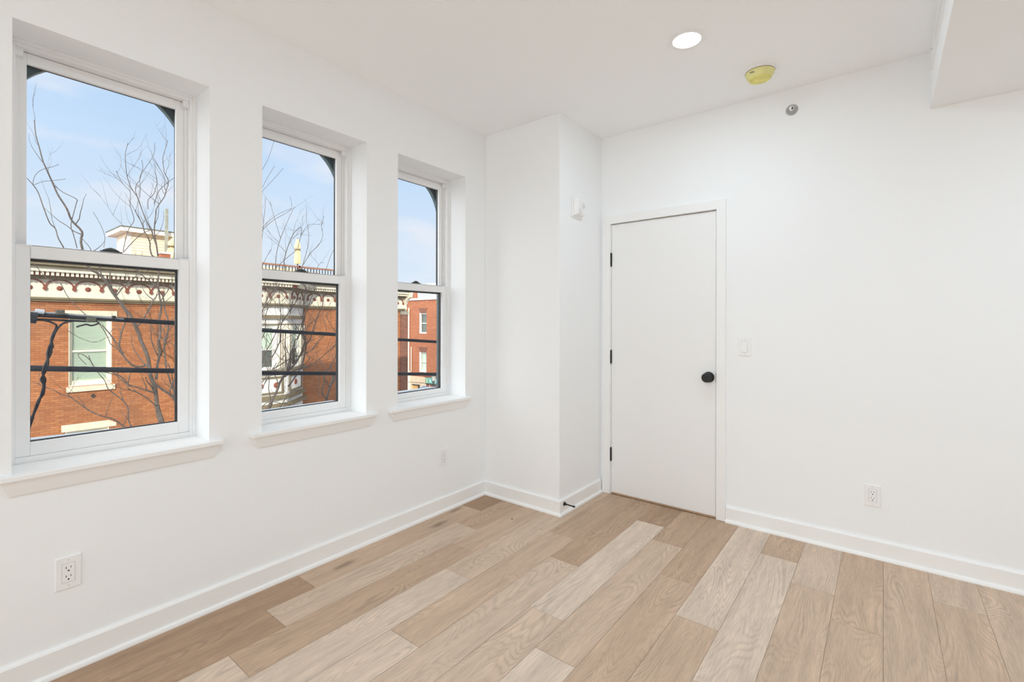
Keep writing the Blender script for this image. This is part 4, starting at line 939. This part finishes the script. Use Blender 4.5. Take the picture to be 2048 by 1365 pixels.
T2 = [
 (mp_(C5, [(150, 1330), (190, 1230), (250, 1100), (330, 960), (390, 830), (420, 740), (480, 640), (545, 550)]), 6, 4.5, .25),
 (mp_(C5, [(545, 550), (640, 460), (730, 340), (790, 220), (830, 100), (860, 0)]) + mp_(C4, [(835, 1150), (815, 960), (820, 800), (830, 600), (850, 420), (855, 280)]) + mp_(C3, [(300, 1290), (330, 1100), (380, 1000), (430, 970), (420, 1040)]), 4, .9, .45),
 (mp_(C5, [(540, 560), (565, 450), (600, 280), (650, 120), (690, 0)]) + mp_(C4, [(720, 1180), (770, 1050), (820, 830), (900, 640), (980, 430), (1040, 300)]), 3.5, 1.2, .45),
 (mp_(C5, [(60, 560), (110, 480), (230, 370), (330, 230), (400, 80), (430, 0)]) + mp_(C4, [(440, 960), (520, 800), (600, 700), (690, 560), (740, 430), (800, 330)]), 3.5, 1.2, .5),
 (mp_(C5, [(60, 480), (100, 400), (200, 170), (260, 80), (300, 0)]) + mp_(C4, [(380, 1020), (430, 880), (440, 700), (410, 520), (420, 350)]), 3, 1, .5),
 (mp_(C5, [(300, 500), (450, 420), (570, 340), (720, 280), (800, 260), (900, 220), (1010, 140), (1100, 0)]), 2.2, 1.2, .35),
 (mp_(C5, [(500, 640), (700, 510), (820, 480), (960, 420), (1090, 340), (1200, 240), (1300, 150), (1420, 30)]), 2.2, 1.2, .35),
 (mp_(C5, [(560, 800), (640, 700), (780, 480), (850, 250), (880, 80)]) + mp_(C4, [(940, 1180), (1030, 900), (1090, 750), (1140, 650), (1170, 500), (1190, 350)]), 3.2, 1.2, .4),
 (mp_(C5, [(100, 760), (200, 620), (350, 480), (480, 300), (560, 200)]), 2, 1, .5),
 (mp_(C5, [(80, 900), (160, 760), (260, 560), (380, 380)]), 2, 1, .5),
 (mp_(C4, [(110, 1190), (170, 1050), (180, 900), (190, 740), (240, 620), (300, 430), (380, 260)]), 2.2, 1, .6),
 (mp_(C4, [(100, 900), (130, 700), (200, 520), (260, 350), (340, 240)]), 2.6, 1, .7),
 (mp_(C4, [(120, 700), (220, 560), (330, 400), (420, 280)]), 2.2, 1, .7),
 (mp_(C4, [(600, 760), (640, 560), (650, 400), (640, 260)]), 1.8, 1, .4),
 (mp_(C5, [(420, 1180), (520, 1000), (640, 880), (760, 860)]), 1.6, .8, .5), (mp_(C5, [(110, 1150), (240, 1060), (420, 1080), (560, 1100)]), 1.8, .9, .5),
 (mp_(C3, [(230, 1280), (240, 1160), (270, 1050), (310, 950), (360, 840), (385, 810)]), 1.5, .6, .12),
 (mp_(C3, [(270, 1050), (230, 920), (190, 770)]), 1.1, .5, .1),
 (mp_(C3, [(110, 1020), (140, 980), (220, 910), (350, 830), (340, 730)]), 1.3, .6, .06),
 (mp_(C3, [(110, 990), (230, 880), (350, 825)]), 1.0, .7, .06),
 (mp_(C3, [(220, 1290), (250, 1260), (340, 1180), (400, 1130), (420, 1040), (480, 950), (560, 945), (600, 930)]), 1.5, .5, .2),
 (mp_(C3, [(430, 1270), (500, 1160), (560, 1100), (590, 1030), (580, 960), (600, 880)]), 1.3, .6, .2),
 (mp_(C3, [(430, 1280), (480, 1100), (480, 1000), (465, 900), (470, 800)]), 1.2, .5, .15),
 (mp_(C3, [(100, 560), (130, 530), (170, 460), (200, 380), (220, 310)]), 1.0, .5, .05), (mp_(C3, [(110, 720), (130, 670), (170, 590), (225, 500)]), .9, .5, .05), (mp_(C3, [(110, 730), (135, 690), (200, 620), (290, 520)]), .9, .5, .05),
 (mp_(C3, [(125, 1270), (170, 1180), (200, 1130)]), 1.1, .6, .2), (mp_(C3, [(610, 1300), (660, 1160), (690, 1130)]), 1.0, .6, .2), (mp_(C3, [(540, 1290), (570, 1240), (600, 1235)]), .9, .5, .1), (mp_(C3, [(125, 1100), (140, 940), (150, 850), (155, 740)]), 1.0, .5, .1),
]
tree('street_tree', -12.2, T2, 'bark', 'bare dense street tree leaning right in front of the bay window', 1.0, 'bare street trees', (510+150/8.53, 680+1330/8.53, .06))
T3 = [
 (mp_(C5, [(1200, 1080), (1215, 1030), (1250, 900), (1290, 780), (1340, 640), (1430, 500), (1520, 380)]), 5, 3, .15),
 (mp_(C5, [(1205, 1010), (1140, 880), (1180, 700), (1180, 600), (1220, 540), (1290, 450), (1360, 310), (1450, 180)]), 2.6, 1.3, .25),
 (mp_(C5, [(1080, 1000), (1090, 800), (1100, 600), (1060, 450)]), 1.3, .8, .2),
 (mp_(C4, [(960, 1380), (1060, 1240), (1200, 1100), (1210, 950), (1150, 830)]), 1.6, .8, .2),
 (mp_(C4, [(1440, 1110), (1330, 1000), (1220, 780), (1300, 700), (1430, 650)]), 1.3, .7, .2),
]
tree('street_tree', -10.5, T3, 'bark2', 'grey forked young tree before the plain brick at right of the middle window', .8, 'bare street trees', (510+1200/8.53, 680+1080/8.53, .05))
